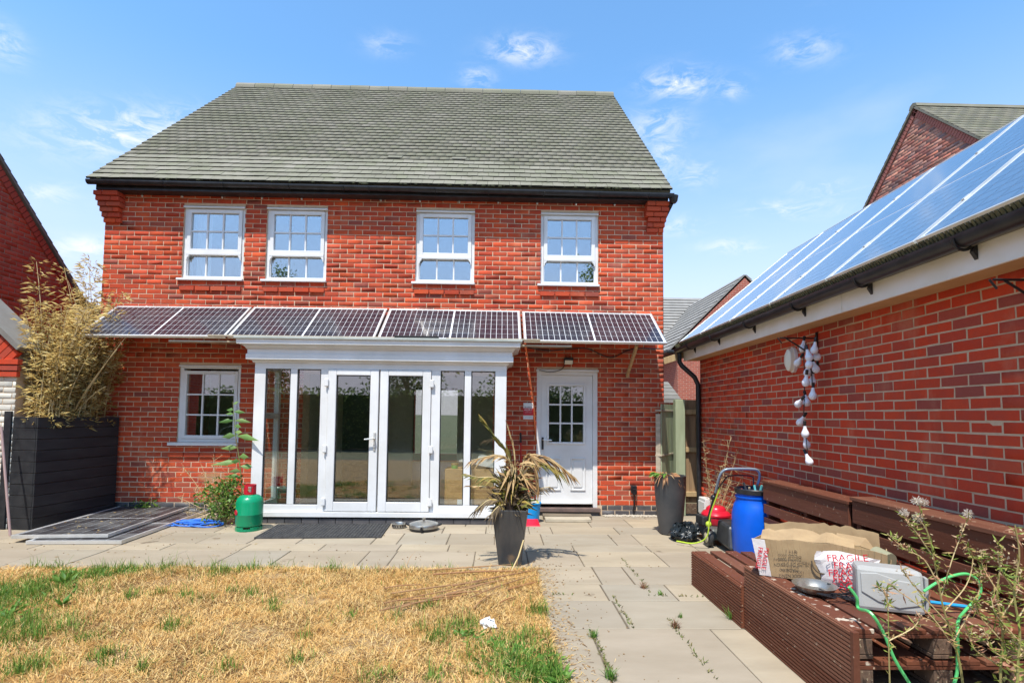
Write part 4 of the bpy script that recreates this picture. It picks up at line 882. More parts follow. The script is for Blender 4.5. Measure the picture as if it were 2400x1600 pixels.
# far houses glimpsed between house and garage
def far_house(name, label, loc, L, W, eave, ridge, rz, mat, tmat):
    t = thing(name, label, 'house', loc, rz)
    MB().box(0, L, 0, W, -.05, eave).build('wall', mat, t); a = math.atan2(ridge-eave, W/2); S = math.hypot(W/2, ridge-eave)+.3
    for xx in (0., L-.3): MB().prism([(0, eave), (W, eave), (W/2, ridge-.05)], 'x', xx, xx+.3).build('gable', mat, t)
    for s in (0, 1):
        r = MB().box(-.15, L+.15, -.3, S-.3, 0, .05).build('roof', tmat, t); r.rotation_euler = (a, 0, s*math.pi); r.location = (0, 0, eave) if s == 0 else (L, W, eave)
        m = MB(); nr = int(S/.25)
        for i in range(nr): m.hexa([(-.15, -.3+i*.25, .052), (L+.15, -.3+i*.25, .052), (L+.15, -.05+i*.25, .052), (-.15, -.05+i*.25, .052)], [(-.15, -.3+i*.25, .105), (L+.15, -.3+i*.25, .105), (L+.15, -.06+i*.25, .06), (-.15, -.06+i*.25, .06)])
        m.build('tile_course', tmat, r, kind='stuff')
    return t
def brickface(name, c1, c2, mort):
    m, t, b, o = nodes(name); tcn = N(t, 'ShaderNodeTexCoord'); br_ = N(t, 'ShaderNodeTexBrick'); mp_ = N(t, 'ShaderNodeMapping'); geo = N(t, 'ShaderNodeNewGeometry'); sx_ = N(t, 'ShaderNodeSeparateXYZ'); cx_ = N(t, 'ShaderNodeCombineXYZ')
    t.links.new(tcn.outputs['Object'], sx_.inputs[0]); t.links.new(mth(t, 'ADD', sx_.outputs[0], sx_.outputs[1]), cx_.inputs[0]); t.links.new(sx_.outputs[2], cx_.inputs[1]); t.links.new(cx_.outputs[0], br_.inputs['Vector'])
    br_.inputs['Scale'].default_value = 1.; br_.inputs['Brick Width'].default_value = .225; br_.inputs['Row Height'].default_value = .075; br_.inputs['Mortar Size'].default_value = .006
    br_.inputs['Color1'].default_value = (*c1, 1); br_.inputs['Color2'].default_value = (*c2, 1); br_.inputs['Mortar'].default_value = (*mort, 1); t.links.new(br_.outputs['Color'], b.inputs['Base Color']); b.inputs['Roughness'].default_value = .9; return m
fb = brickface('far_brick', (.42, .10, .06), (.32, .07, .045), (.42, .33, .25))
p = atY(1553, 700, 27.); 
MT['slate'] = M('far_grey_slate', (.29, .275, .25), (.22, .21, .19), 2, .9)
far_house('terrace_house', 'grey roofed brick house glimpsed between house and garage', (p[0]-6, 24.5, 0), 9.6, 6.4, 4.6, atY(1600, 700, 27.7)[2], 0, fb, MT['slate'])
# its gabled wing turned towards the viewer
pk = atY(1720, 660, 22.); pl_ = atY(1582, 808, 21.)
def wing():
    t = thing('terrace_wing', 'gabled brick wing with sloping tiled verge behind the garage', 'house', (pl_[0], 21., 0)); W = (pk[0]-pl_[0])*2; ez, rz_ = pl_[2], pk[2]
    MB().box(0.1, W-.1, 0, 6, -.05, ez).build('wall', fb, t); MB().prism([(.1, ez), (W-.1, ez), (W/2, rz_-.1)], 'y', 0, .3).build('gable', fb, t)
    for s in (1, -1):
        c = W/2; d = Vector((-s*(c+.25), 0, -(rz_-ez)*(c+.25)/c)); n_ = Vector((-s*(rz_-ez), 0, c)).normalized(); top = Vector((c, 0, rz_)); m = MB()
        def seg(u0, u1, h0, h1, y0, y1): P = [top+d*u0, top+d*u1]; m.hexa([P[0]+Vector((0, y0, 0)), P[1]+Vector((0, y0, 0)), P[1]+Vector((0, y1, 0)), P[0]+Vector((0, y1, 0))], [P[0]+n_*h0+Vector((0, y0, 0)), P[1]+n_*h1+Vector((0, y0, 0)), P[1]+n_*h1+Vector((0, y1, 0)), P[0]+n_*h0+Vector((0, y1, 0))])
        seg(0, 1, .05, .05, -.02, 6); rr = m.build('roof', MT['slate'], t)
        m = MB(); k = 14
        for i in range(k): seg(i/k, (i+.97)/k, .056, .09, -.03, 6)
        m.build('tile_course', MT['slate'], rr, kind='stuff')
    MB().box(-.35, 0.05, -.1, 6, ez-.35, ez-.2).build('gutter', MT['black'], t, bevel=.05)
wing()
q = atY(1570, 935, 14.)
lr = thing('lean_to_roof', 'small grey lean-to roof above the garden gate', 'roof', (q[0]-.5, 14., 0)); zA, zB = atY(1570, 936, 14.)[2], atY(1570, 895, 15.)[2]
MB().hexa([(0, 0, zA-.08), (.78, 0, zA-.08), (.70, 1.1, zB-.08), (0, 1.1, zB-.08)], [(0, 0, zA), (.78, 0, zA), (.70, 1.1, zB), (0, 1.1, zB)]).build('decking', MT['slate'], lr)
for i in range(5): 
    f0, f1 = i/5, (i+1)/5; MB().hexa([(0, 1.1*f0, zA+(zB-zA)*f0+.002), (.80, 1.1*f0, zA+(zB-zA)*f0+.002), (.80, 1.1*f1, zA+(zB-zA)*f1+.002), (0, 1.1*f1, zA+(zB-zA)*f1+.002)], [(0, 1.1*f0, zA+(zB-zA)*f0+.03), (.80, 1.1*f0, zA+(zB-zA)*f0+.03), (.80, 1.1*f1, zA+(zB-zA)*f1+.012), (0, 1.1*f1, zA+(zB-zA)*f1+.012)]).build('tile_row', MT['tile2'], lr)
MB().box(0, .76, .05, 1.1, 0, zA-.085).build('wall', fb, lr)
# roof far left with aerial
p0_, p1_ = atY(188, 735, 26.), atY(240, 765, 26.)
fl_ = far_house('distant_house', 'brown tiled roof seen between the left neighbour and the house', (p0_[0]-9.5, 24, 0), 9.7, 6., 3.9, p0_[2]+.6, 0, fb, M('brown_tile', (.20, .14, .10), (.13, .10, .07), 2, .9))
ae = thing('television_aerial', 'thin television aerial above the distant brown roof', 'aerial', (atY(218, 760, 26.)[0], 26., 0)); zt_ = atY(216, 705, 26.)[2]
MB().tube([(0, 0, 3.), (0, 0, zt_)], .02, 6).build('mast', iron, ae)
MB().tube([(-.35, 0, zt_-.1), (.35, 0, zt_-.05)], .012, 5).build('boom', iron, ae)
for i in range(5): MB().tube([(-.3+i*.14, -.2, zt_-.09+.01*i), (-.3+i*.14, .2, zt_-.09+.01*i)], .008, 4).build('rod', iron, ae)
# white painted outbuilding at the left edge
wp = M('white_painted_brick', (.62, .60, .53), (.45, .43, .36), 8, .85, .4, 50, rnd=[(.60, .58, .51), (.66, .64, .57), (.55, .53, .46)])
ob = thing('outbuilding', 'white painted brick outbuilding with red brick gable edge at left', 'outbuilding', (-8.05, 6.98, 0)); OW = 1.84
wlo = MB().prism([(0, -.05), (OW, -.05), (OW, 2.15), (.2, 3.7), (0, 3.7)], 'y', .0, .40).build('wall', MT['gmortar'], ob)
spn = lambda v: (0, OW) if v < 2.0 else (0, max(.1, OW-(v-2.0)*1.05-.25))
lay_bricks(wlo, brick_rects(0, OW, 0, 3.4, [], spn), wp)
for k in range(3): MB().box(OW-.22+.0, OW+.03+.012*k, -.035-.01*k, .02, 1.93+k*.078, 1.998+k*.078).build('brick', MT['gbrick'], wlo, bevel=.004)
for i in range(16):
    u = i*.082; cx, cz = OW-.06-u*.72, 2.19+u*.69; c, q = .72, -.69; P = [(cx+a*c-b*q, cz+a*q+b*c) for a, b in ((-.036, -.1), (.036, -.1), (.036, .1), (-.036, .1))]
    MB().prism(P, 'y', -.03, .03).build('verge_brick', MT['gbrick'], wlo)
m = MB(); m.prism([(OW+.05, 2.27), (0.1, 3.94), (.1, 4.0), (OW+.10, 2.31)], 'y', -.08, .45); m.build('roof', MT['tile2'], ob)

# ================================================================ garden objects
# ---- black timber planter with its boards
PX1 = -5.86; PXF = 6.93
pt = thing('timber_planter', 'tall black stained timber planter holding dried bamboo', 'planter', (PX1, PXF, 0), rad(-8)); PH = 1.42; n = 10; bh = PH/n
PD = 1.22; PWd = .36
MB().box(-PWd+.03, -.03, .03, PD-.03, 0, PH-.12).build('soil_fill', MT['soil'], pt)
for k in range(n):
    j = random.uniform(-.004, .004)
    MB().box(-.022+j, j, -.0, PD, k*bh+.003, (k+1)*bh-.003).build('board', MT['blackwood'], pt, bevel=.003)
    MB().box(-PWd, -.024, -.002+j, .02+j, k*bh+.003, (k+1)*bh-.003).build('board', MT['blackwood'], pt, bevel=.003)
    MB().box(-PWd, -.024, PD-.02, PD, k*bh+.003, (k+1)*bh-.003).build('board', MT['blackwood'], pt, bevel=.003)
MB().box(-PWd-.10, -PWd-.002, -.03, .05, 0, PH+.07).build('corner_post', MT['blackwood'], pt, bevel=.004)
q = atZ(24, 1255); a = atY(3, 1000, q[1]+.15)
MB().tube([(q[0], q[1], .0), (a[0], q[1]+.15, a[2])], .014, 8).build('leaning_pole', M('pinkish_pole', (.38, .26, .24), None, rough=.6), smooth=True, label='thin wooden pole leaning at the left edge beside the planter', cat='pole')
MB().box(-6.6, atZ(40, 1255)[0], 6.22, 6.34, 0., .07).build('timber_edging', M('brown_edging', (.16, .10, .08), (.10, .07, .05), 12, .8, .3), label='low brown timber edging at the left end of the patio', cat='edging', bevel=.006)
# ---- two solar panels lying on the slabs
t = solar_panel('flat_solar_panel', 'dusty solar panel lying on top of another on the patio', 'solar panel', 2.0, 1.03, 12, 6, MT['cell_old'], .04, g=.009, group='solar panels lying on the patio')
Pl = atZ(55, 1252, .085); Pr = atZ(253, 1252, .085); Pb = atZ(440, 1188, .085); ux = Vector((Pb[0]-Pr[0], Pb[1]-Pr[1], 0)).normalized()
t.location = (Pl[0]+ux.x*1.0+.02, Pl[1]+ux.y*1.0, .050); t.rotation_euler = (0, 0, math.atan2(ux.y, ux.x)-0); t.matrix_world = Matrix.Translation((Pr[0]+ux.x, Pr[1]+ux.y, .050)) @ Matrix.Rotation(math.atan2(ux.y, ux.x), 4, 'Z')
t = solar_panel('flat_solar_panel', 'lower solar panel on the patio, mostly hidden under another', 'solar panel', 2.0, 1.03, 12, 6, MT['cell_old'], .04, g=.009, group='solar panels lying on the patio')
Q = atZ(285, 1266, .045); uy = Vector((ux.x+.035, ux.y, 0)).normalized(); t.matrix_world = Matrix.Translation((Q[0]+uy.x, Q[1]+uy.y, .006)) @ Matrix.Rotation(math.atan2(uy.y, uy.x), 4, 'Z')
# dry leaves blown over the panels and the slabs around them
lq = Leaves()
for i in range(150):
    q = atZ(random.uniform(110, 430), random.uniform(1192, 1250), .093) if i < 90 else atZ(random.uniform(80, 700), random.uniform(1215, 1320), .004)
    if i < 90 and not (-5.5 < q[0] < -4.65): continue
    lq.leaf(q, (random.gauss(0, 1), random.gauss(0, 1), .05), random.uniform(.02, .055), random.uniform(.008, .018))
lq.build('leaf_litter', leafmat('litter', [(0, (.22, .13, .06)), (.5, (.42, .29, .13)), (1, (.5, .4, .22))]), kind='stuff', label='dry leaves blown over the lying solar panels and slabs', cat='leaves')
# ---- blue rope
rp = thing('blue_rope', 'loose coil of bright blue rope beside the lying panels', 'rope', tuple(atZ(470, 1230)))
ropem = M('blue_rope_fibre', (.02, .12, .55), (.05, .22, .70), 40, .6, .5, 200)
for k in range(6):
    pts = []; a0 = random.random()*6; rx, ry = random.uniform(.16, .34), random.uniform(.06, .15); ox, oy = random.uniform(-.12, .12), random.uniform(-.08, .08)
    for i in range(26): a = a0+i*.27; pts.append((ox+rx*math.cos(a)*(1+.1*math.sin(3*a)), oy+ry*math.sin(a), .014+.012*k*.6+.01*math.sin(2*a+k)))
    MB().tube(pts, .010, 6).build('strand', ropem, rp, smooth=True)
MB().tube(arc_pts([(-.25, -.08, .012), (-.4, -.12, .01), (-.5, -.2, .01), (-.58, -.19, .01)], 5), .010, 6).build('strand', ropem, rp, smooth=True)
# ---- gas bottle
gm = M('green_gas_bottle_paint', (.0, .27, .115), (.0, .23, .10), 6, .32, .08, 40, coat=.3, speck=((.10, .14, .10), 22, .70)); rm = M('red_bottle_collar', (.50, .01, .025), None, rough=.35)
gb = thing('gas_bottle', 'green gas bottle with red valve collar by the sunroom corner', 'gas bottle', tuple(atZ(583, 1240)))
MB().lathe([(.13, .045), (.155, .06), (.162, .10), (.163, .20), (.165, .205), (.163, .21), (.163, .355), (.15, .40), (.115, .435), (.06, .452), (.03, .456)], (0, 0, 0), 32).build('body', gm, gb, smooth=True)
m = MB(); R = .158
for k in range(24):
    a0, a1 = 2*math.pi*k/24, 2*math.pi*(k+1)/24; top = .05 if (k//2) % 3 else .03
    m.add([(R*math.cos(a0), R*math.sin(a0), 0), (R*math.cos(a1), R*math.sin(a1), 0), (R*math.cos(a1), R*math.sin(a1), top), (R*math.cos(a0), R*math.sin(a0), top)], [(0, 1, 2, 3)])
m.build('foot_ring', gm, gb, solid=.008)
m = MB(); R = .068
for k in range(20):
    a0, a1 = 2*math.pi*k/20, 2*math.pi*(k+1)/20
    for z0_, z1_ in (((.452, .575),) if k in (0, 1, 4, 5, 9, 10, 13, 14, 18, 19) else ((.452, .485), (.555, .575))): m.add([(R*math.cos(a0), R*math.sin(a0), z0_), (R*math.cos(a1), R*math.sin(a1), z0_), (R*math.cos(a1), R*math.sin(a1), z1_), (R*math.cos(a0), R*math.sin(a0), z1_)], [(0, 1, 2, 3)])
m.build('valve_collar', rm, gb, solid=.008); m = MB(); m.lathe([(.018, .455), (.018, .53), (.026, .53), (.026, .555), (.01, .56)], (0, 0, 0), 12); m.build('valve', MT['alu'], gb, smooth=True)
MB().lathe([(.045, .0), (.042, .004)], (-.115, -.117, .235), 16, 1, .8, Matrix.Rotation(rad(-45), 3, 'Z') @ Matrix.Rotation(rad(90), 3, 'X')).build('red_sticker', rm, gb)
# ---- rubber mat with a grid of holes
c = [atZ(594, 1262), atZ(888, 1259), atZ(912, 1230), atZ(665, 1229)]; mt_ = thing('rubber_mat', 'black honeycomb rubber mat in front of the double doors', 'mat', (-2.2, 6.95, 0))
rubber = M('grey_black_rubber', (.035, .035, .037), (.075, .072, .068), 12, .8, .3); x0, x1, y0, y1 = -.73, .75, -.37, .40
m = MB(); nx, ny = 36, 16
for i in range(nx+1): x = x0+(x1-x0)*i/nx; m.box(x-.007, x+.007, y0, y1, .0, .018)
for k in range(ny+1): y = y0+(y1-y0)*k/ny; m.box(x0-.007, x1+.007, y-.007, y+.007, .001, .0195)
m.build('grid', rubber, mt_, kind='stuff'); MB().box(x0, x1, y0, y1, .0003, .003).build('backing', MT['gasket'], mt_)
mt_.rotation_euler = (0, 0, rad(3))
# ---- pots and pan by the step
steel = M('dull_steel', (.45, .43, .38), (.34, .33, .30), 12, .35, .1, 80, metal=.85)
q = atZ(935, 1236); tn = thing('tin_bowl', 'small patterned tin bowl beside the rubber mat', 'bowl', tuple(q)); MB().lathe([(.075, 0), (.088, .01), (.09, .05), (.098, .058), (.09, .06), (.084, .05), (.08, .012), (.01, .01)], (0, 0, 0), 24).build('bowl', steel, tn, smooth=True)
for k in range(16): a = 2*math.pi*k/16; MB().bar((.0915*math.cos(a), .0915*math.sin(a), .018), (.0925*math.cos(a), .0925*math.sin(a), .042), .012, .003, (math.cos(a), math.sin(a), 0)).build('pattern_mark', INK, tn)
q = atZ(993, 1241); pn = thing('lidded_pan', 'round steel pan with domed lid on the patio', 'pan', tuple(q))
MB().lathe([(.17, 0), (.185, .01), (.188, .035)], (0, 0, 0), 28).build('base', MT['black'], pn, smooth=True); MB().lathe([(.19, .036), (.192, .075), (.186, .085), (.12, .105), (.04, .115), (.01, .116)], (0, 0, 0), 28).build('lid', steel, pn, smooth=True)
MB().lathe([(.014, .116), (.012, .135), (.026, .14), (.026, .158), (.01, .16)], (0, 0, 0), 12).build('knob', steel, pn, smooth=True)
for s in (1, -1): MB().tube([(s*.185, 0, .06), (s*.225, 0, .075), (s*.235, 0, .09)], .013, 8).build('handle', MT['black'], pn, smooth=True)
MB().tube([(0, -.19, .07), (0, -.215, .06), (0, -.215, .02)], .016, 8).build('clasp', MT['black'], pn, smooth=True); MB().box(-.02, .02, -.21, -.185, .05, .085).build('hinge', steel, pn, bevel=.004)
# ---- blue bucket, dustpan, step boards, doormat
bq = atY(1246, 1204, 7.55); bk_ = thing('blue_bucket', 'bright blue bucket full of rags beside the back door', 'bucket', (bq[0], 7.62, 0)); bm = M('bright_blue_plastic', (.0, .30, .72), None, rough=.35)
MB().lathe([(.095, 0), (.105, .01), (.132, .26), (.142, .265), (.142, .28), (.126, .28), (.10, .03), (.01, .02)], (0, 0, 0), 24).build('pail', bm, bk_, smooth=True)
rg = thing('rag_heap', 'crumpled yellow and grey rags filling the blue bucket', 'rags', (bq[0], 7.62, .26))
for k, cl in enumerate([(.62, .55, .12), (.55, .52, .42), (.5, .46, .1), (.60, .57, .48)]):
    m = MB(); a = k*1.7; m.ball((.05*math.cos(a), .05*math.sin(a), .015+.012*(k % 2)), .062, 9, 6, .55); m.v = [(x+random.uniform(-.014, .014), y+random.uniform(-.014, .014), z+random.uniform(-.012, .012)) for x, y, z in m.v]; m.build('rag', M('rag_cloth', cl, tuple(c_*.6 for c_ in cl), 30, .9), rg)
dq = atY(1240, 1217, 7.4); dp = thing('dustpan', 'red plastic dustpan on the ground by the bucket', 'dustpan', (dq[0]+.02, 7.42, 0)); MB().hexa([(-.13, -.1, .0), (.13, -.1, .0), (.11, .1, .0), (-.11, .1, .0)], [(-.13, -.09, .012), (.13, -.09, .012), (.11, .1, .07), (-.11, .1, .07)]).build('scoop', rm, dp, bevel=.006); MB().tube([(0, .1, .05), (0, .22, .07)], .014, 8).build('handle', rm, dp, smooth=True)
s0 = atZ(1283, 1223); s1 = atZ(1380, 1223); sp = thing('step_boards', 'two weathered boards laid as a step below the back door', 'step', ((s0[0]+s1[0])/2, 7.78, 0)); W2 = (s1[0]-s0[0])/2+.03
MB().box(-W2+.0, W2, -.16, .02, .004, .05).build('board', MT['batten'], sp, bevel=.004); m = MB().box(-W2-.02, W2+.04, .03, .2, .01, .06); o = m.build('board', M('grey_brown_board', (.20, .16, .11), (.13, .10, .07), 16, .85, .4, stretch=(.2, 1, 1)), sp, bevel=.004); o.rotation_euler = (0, 0, rad(-2.5))
# gravel strip at the wall foot
m = MB()
for i in range(420):
    x = random.uniform(1.58, 2.5); y = 8.17-abs(random.gauss(0, .05)); s = random.uniform(.008, .02); m.lathe([(s*.5, 0), (s, s*.4), (s*.5, s*.9)], (x, y, 0), 5, random.uniform(.8, 1.4), 1.)
m.build('gravel', M('pale_gravel', (.50, .45, .36), (.35, .31, .25), 60, .9), kind='stuff', label='strip of pale gravel along the wall foot right of the door', cat='gravel')
# ---- square tapered pot of the palm
q = atZ(1196, 1318); PP = Vector(q); pp_ = thing('square_planter', 'tall square tapered dark grey pot holding the dying palm', 'pot', tuple(q), rad(-6))
potm = M('worn_grey_plastic', (.035, .038, .042), (.085, .080, .072), 5, .45, .25, 14, stretch=(1, 1, .4), speck=((.16, .11, .07), 3.2, .62))
m = MB(); b, tpw, h = .11, .178, .56
m.hexa([(-b, -b, 0), (b, -b, 0), (b, b, 0), (-b, b, 0)], [(-tpw, -tpw, h), (tpw, -tpw, h), (tpw, tpw, h), (-tpw, tpw, h)]); m.f = [f for f in m.f if f != (4, 5, 6, 7)]
i_ = .165; m.v += [(-i_, -i_, h), (i_, -i_, h), (i_, i_, h), (-i_, i_, h), (-i_, -i_, h-.06), (i_, -i_, h-.06), (i_, i_, h-.06), (-i_, i_, h-.06)]
m.f += [(4, 5, 9, 8), (5, 6, 10, 9), (6, 7, 11, 10), (7, 4, 8, 11), (8, 9, 13, 12), (9, 10, 14, 13), (10, 11, 15, 14), (11, 8, 12, 15), (12, 13, 14, 15)]
m.build('pot', potm, pp_, bevel=.008); MB().box(-.155, .155, -.155, .155, h-.059, h-.03).build('soil', MT['soil'], pp_)
# ---- round tall grey pot
q = atZ(1571, 1250); gpq = Vector(q); gp_ = thing('round_planter', 'tall round tapered grey pot beside the garden gate', 'pot', tuple(q))
MB().lathe([(.12, 0), (.135, .01), (.17, .25), (.195, .55), (.20, .735), (.205, .75), (.185, .75), (.18, .69), (.01, .68)], (0, 0, 0), 32).build('pot', M('slate_grey_plastic', (.045, .047, .050), (.075, .072, .07), 4, .5, .1, 30), gp_, smooth=True); MB().lathe([(.18, .681), (.01, .70)], (0, 0, 0), 20).build('soil', MT['soil'], gp_)

# ---- lawn mower
mw = thing('lawn_mower', 'black lawn mower with red engine and grass box beside the garage', 'mower', (2.66, 6.48, 0), rad(2))
DK = M('mower_black_plastic', (.022, .024, .026), (.045, .045, .045), 14, .4, .15, 40); GR = M('mower_deck', (.10, .11, .10), (.06, .06, .055), 10, .5, .2, 40); LIME = M('lime_plastic', (.45, .60, .05), None, rough=.4)
m = MB(); m.hexa([(-.18, -.22, .07), (.14, -.22, .07), (.14, .42, .07), (-.17, .42, .07)], [(-.16, -.18, .20), (.13, -.18, .20), (.12, .36, .19), (-.14, .36, .19)]); m.build('deck', GR, mw, bevel=.03)
MB().lathe([(.15, .20), (.165, .22), (.165, .30), (.175, .305), (.175, .325), (.15, .355), (.12, .37), (.11, .40), (.085, .42), (.02, .425)], (.02, .10, 0), 24, 1., 1.).build('engine', M('red_engine_cover', (.55, .012, .03), None, rough=.28, coat=.4), mw, smooth=True)
MB().box(-.20, -.08, -.02, .2, .20, .31).build('air_filter', DK, mw, bevel=.015)
for sx_, y_, r in ((-.21, -.20, .105), (.16, -.20, .105), (-.20, .36, .09), (.17, .36, .09)):
    Mr = Matrix.Rotation(rad(90), 3, 'Y'); wz = thing('w', '', '') if False else None
    ty = MB().lathe([(r*.62, -.026), (r*.94, -.026), (r, -.016), (r, .016), (r*.94, .026), (r*.62, .026)], (sx_, y_, r), 24, M=Mr); w_ = ty.build('wheel', DK, mw, smooth=True)
    MB().lathe([(r*.6, -.024), (r*.5, -.03), (r*.2, -.03), (.015, -.034)], (sx_, y_, r), 18, M=Mr).build('rim', M('beige_rim', (.50, .44, .28), None, rough=.5), w_, smooth=True); MB().lathe([(.015, .034), (r*.2, .03), (r*.5, .03), (r*.6, .024)], (sx_, y_, r), 18, M=Mr).build('rim', M('lime_rim', (.40, .45, .10), None, rough=.5), w_, smooth=True)
m = MB(); m.hexa([(-.15, -.62, .05), (.15, -.62, .05), (.14, -.23, .08), (-.14, -.23, .08)], [(-.12, -.53, .30), (.12, -.53, .30), (.12, -.24, .33), (-.12, -.24, .33)]); gbx = m.build('grass_box', DK, mw, bevel=.03)
m = MB(); m.hexa([(-.11, -.603, .20), (.05, -.603, .20), (.05, -.598, .20), (-.11, -.598, .20)], [(-.11, -.578, .285), (.05, -.578, .285), (.05, -.573, .285), (-.11, -.573, .285)]); m.v = [(a, b-.022, c) for a, b, c in m.v]; m.build('yellow_label', M('yellow_label', (.70, .60, .10), None, rough=.5), gbx)
tub = M('blue_grey_tube', (.26, .32, .38), None, rough=.35, metal=.3)
for s in (-1, 1): MB().tube([(s*.21, -.12, .20), (s*.225, -.35, .52), (s*.23, -.45, .68)], .013, 8).build('handle_leg', DK, mw, smooth=True); MB().ball((s*.24, -.42, .60), .035, 10, 6).build('handle_knob', MT['black'], mw, smooth=True)
MB().tube(arc_pts([(-.23, -.45, .66), (-.23, -.55, .84), (-.20, -.585, .915), (-.12, -.60, .94), (.12, -.60, .94), (.20, -.585, .915), (.23, -.55, .84), (.23, -.45, .66)], 5), .014, 10).build('handle', tub, mw, smooth=True)
MB().tube(arc_pts([(-.205, -.45, .70), (-.17, -.53, .80), (-.12, -.565, .86), (.12, -.565, .86), (.17, -.53, .80), (.205, -.45, .70)], 5), .007, 6).build('bail_bar', MT['black'], mw, smooth=True)
MB().tube(arc_pts([(-.2, -.5, .72), (-.27, -.4, .4), (-.29, -.35, .15), (-.40, -.25, .05), (-.55, -.1, .04)], 6), .008, 6).build('cable', LIME, mw, smooth=True); MB().ball((-.23, -.26, .27), .035, 10, 6).build('height_lever', LIME, mw, smooth=True)
# black bag by the mower
bgq = atZ(1612, 1262); bb = MB(); bb.ball((0, 0, .09), .15, 22, 16, .66); bb.v = [(x*(1+.22*math.sin(13*z+7*x+5*y))+random.uniform(-.022, .022), y*(1+.25*math.cos(11*x+9*z))+random.uniform(-.022, .022), max(.0, z*(.95+.35*math.sin(9*x+6*y))+random.uniform(-.022, .022))) for x, y, z in bb.v]
bb.build('plastic_sack', M('black_polythene', (.012, .016, .018), None, rough=.22, bump=.6, bscale=18, bdist=.02), smooth=True, loc=(2.27, 6.58, 0), label='crumpled black plastic sack between the grey pot and the mower', cat='sack')
# ---- blue barrel
bc = Vector((2.79, 5.80, 0)); ba = thing('blue_barrel', 'blue plastic barrel with black rim beside the pallet seat', 'barrel', tuple(bc)); blu = M('barrel_blue', (.0, .10, .62), (.0, .085, .52), 4, .35, .08, 20)
MB().lathe([(.17, 0), (.205, .015), (.235, .08), (.243, .30), (.238, .47), (.215, .57), (.196, .60), (.193, .64), (.203, .645), (.203, .66), (.19, .665), (.19, .69)], (0, 0, 0), 36).build('body', blu, ba, smooth=True)
m = MB(); m.lathe([(.196, .685), (.209, .69), (.209, .735), (.20, .745), (.183, .74), (.183, .50), (.01, .48)], (0, 0, 0), 36); m.build('rim', MT['black'], ba, smooth=True)
mixm = [((.35, .30, .22), .05), ((.10, .45, .42), .04), ((.05, .05, .05), .06)]
gbg = thing('tool_clutter', 'sticks and odds and ends poking out of the blue barrel', 'clutter', (bc.x, bc.y, .60))
for k in range(7): a = k*.9; MB().tube([(.09*math.cos(a), .09*math.sin(a), 0), (.13*math.cos(a+.3)*1.1, .13*math.sin(a+.3), .13+.03*(k % 3))], .012, 6).build('stick', M('clutter', [(.35, .28, .18), (.10, .40, .38), (.04, .04, .04), (.5, .1, .08)][k % 4], None), gbg, smooth=True)

# ---- pallet seat along the garage
def deck_face(parent, y0, y1, x, z0, z1, n):
    h = (z1-z0)/n
    for k in range(n):
        m = MB(); g = 7; a0, a1 = z0+k*h+.002, z0+(k+1)*h-.002; pf = []
        for i in range(g):
            f0, f1, f2 = a0+(a1-a0)*i/g, a0+(a1-a0)*(i+.62)/g, a0+(a1-a0)*(i+1)/g; pf += [(x, f0), (x, f1), (x+.008, f1+.001), (x+.008, f2-.001)]
        pf += [(x+.025, a1), (x+.025, a0)]; m.prism(pf, 'y', y0, y1); m.build('decking_board', MT['stain'], parent)
MT['flaked'] = M('flaking_stained_timber', (.15, .05, .028), (.10, .035, .02), 11, .75, .8, 40, spec=.2, stretch=(1, .3, 1), speck=((.50, .42, .33), 16, .56))
def pallet(parent, x0, x1, y0, y1, z0, top=7):
    """slatted deck on blocks, boards run along y"""
    MB_ = lambda: MB(); w = (x1-x0)
    for k in range(3):
        xx = x0+k*(w-.10)/2; MB().box(xx, xx+.10, y0, y1, z0, z0+.02).build('bottom_board', MT['stain_dark'], parent, bevel=.003)
        for j in range(3):
            yy = y0+j*(y1-y0-.14)/2; MB().box(xx+.0015, xx+.0985, yy, yy+.14, z0+.0215, z0+.1).build('block', MT['stain_dark'], parent, bevel=.005)
    for j in range(3): yy = y0+j*(y1-y0-.10)/2; MB().box(x0, x1, yy, yy+.10, z0+.1015, z0+.121).build('stringer_board', MT['stain'], parent, bevel=.003)
    for k in range(top):
        xx = x0+k*(w-.105)/(top-1); MB().box(xx, xx+.105+random.uniform(-.006, .006), y0-.004*(k % 2), y1+.003, z0+.1225, z0+.145+random.uniform(-.003, .002)).build('deck_slat', MT['flaked'] if k == 0 and y0 < 3 else MT['stain'], parent, bevel=.003)
s1_ = thing('pallet_bench', 'near brown pallet bench, two pallets high, carrying the clutter', 'bench', (0, 0, 0)); pallet(s1_, 1.80, 2.72, 2.72, 3.86, .145); pallet(s1_, 1.80, 2.72, 2.72, 3.86, .30); deck_face(s1_, 2.70, 3.868, 1.77, .0, .45, 3)
MB().box(1.80, 2.72, 2.73, 3.85, 0, .14).build('footing', MT['stain_dark'], s1_)
MB().box(1.768, 1.80, 2.672, 2.699, 0, .45).build('corner_strip', MT['stain'], s1_, bevel=.003)
s2_ = thing('pallet_bench', 'far brown pallet bench, lower, behind the cardboard box', 'bench', (0, 0, 0)); pallet(s2_, 1.78, 2.72, 3.89, 4.86, .155); deck_face(s2_, 3.875, 4.87, 1.75, .0, .298, 2); MB().box(1.78, 2.72, 3.9, 4.85, 0, .15).build('footing', MT['stain_dark'], s2_)
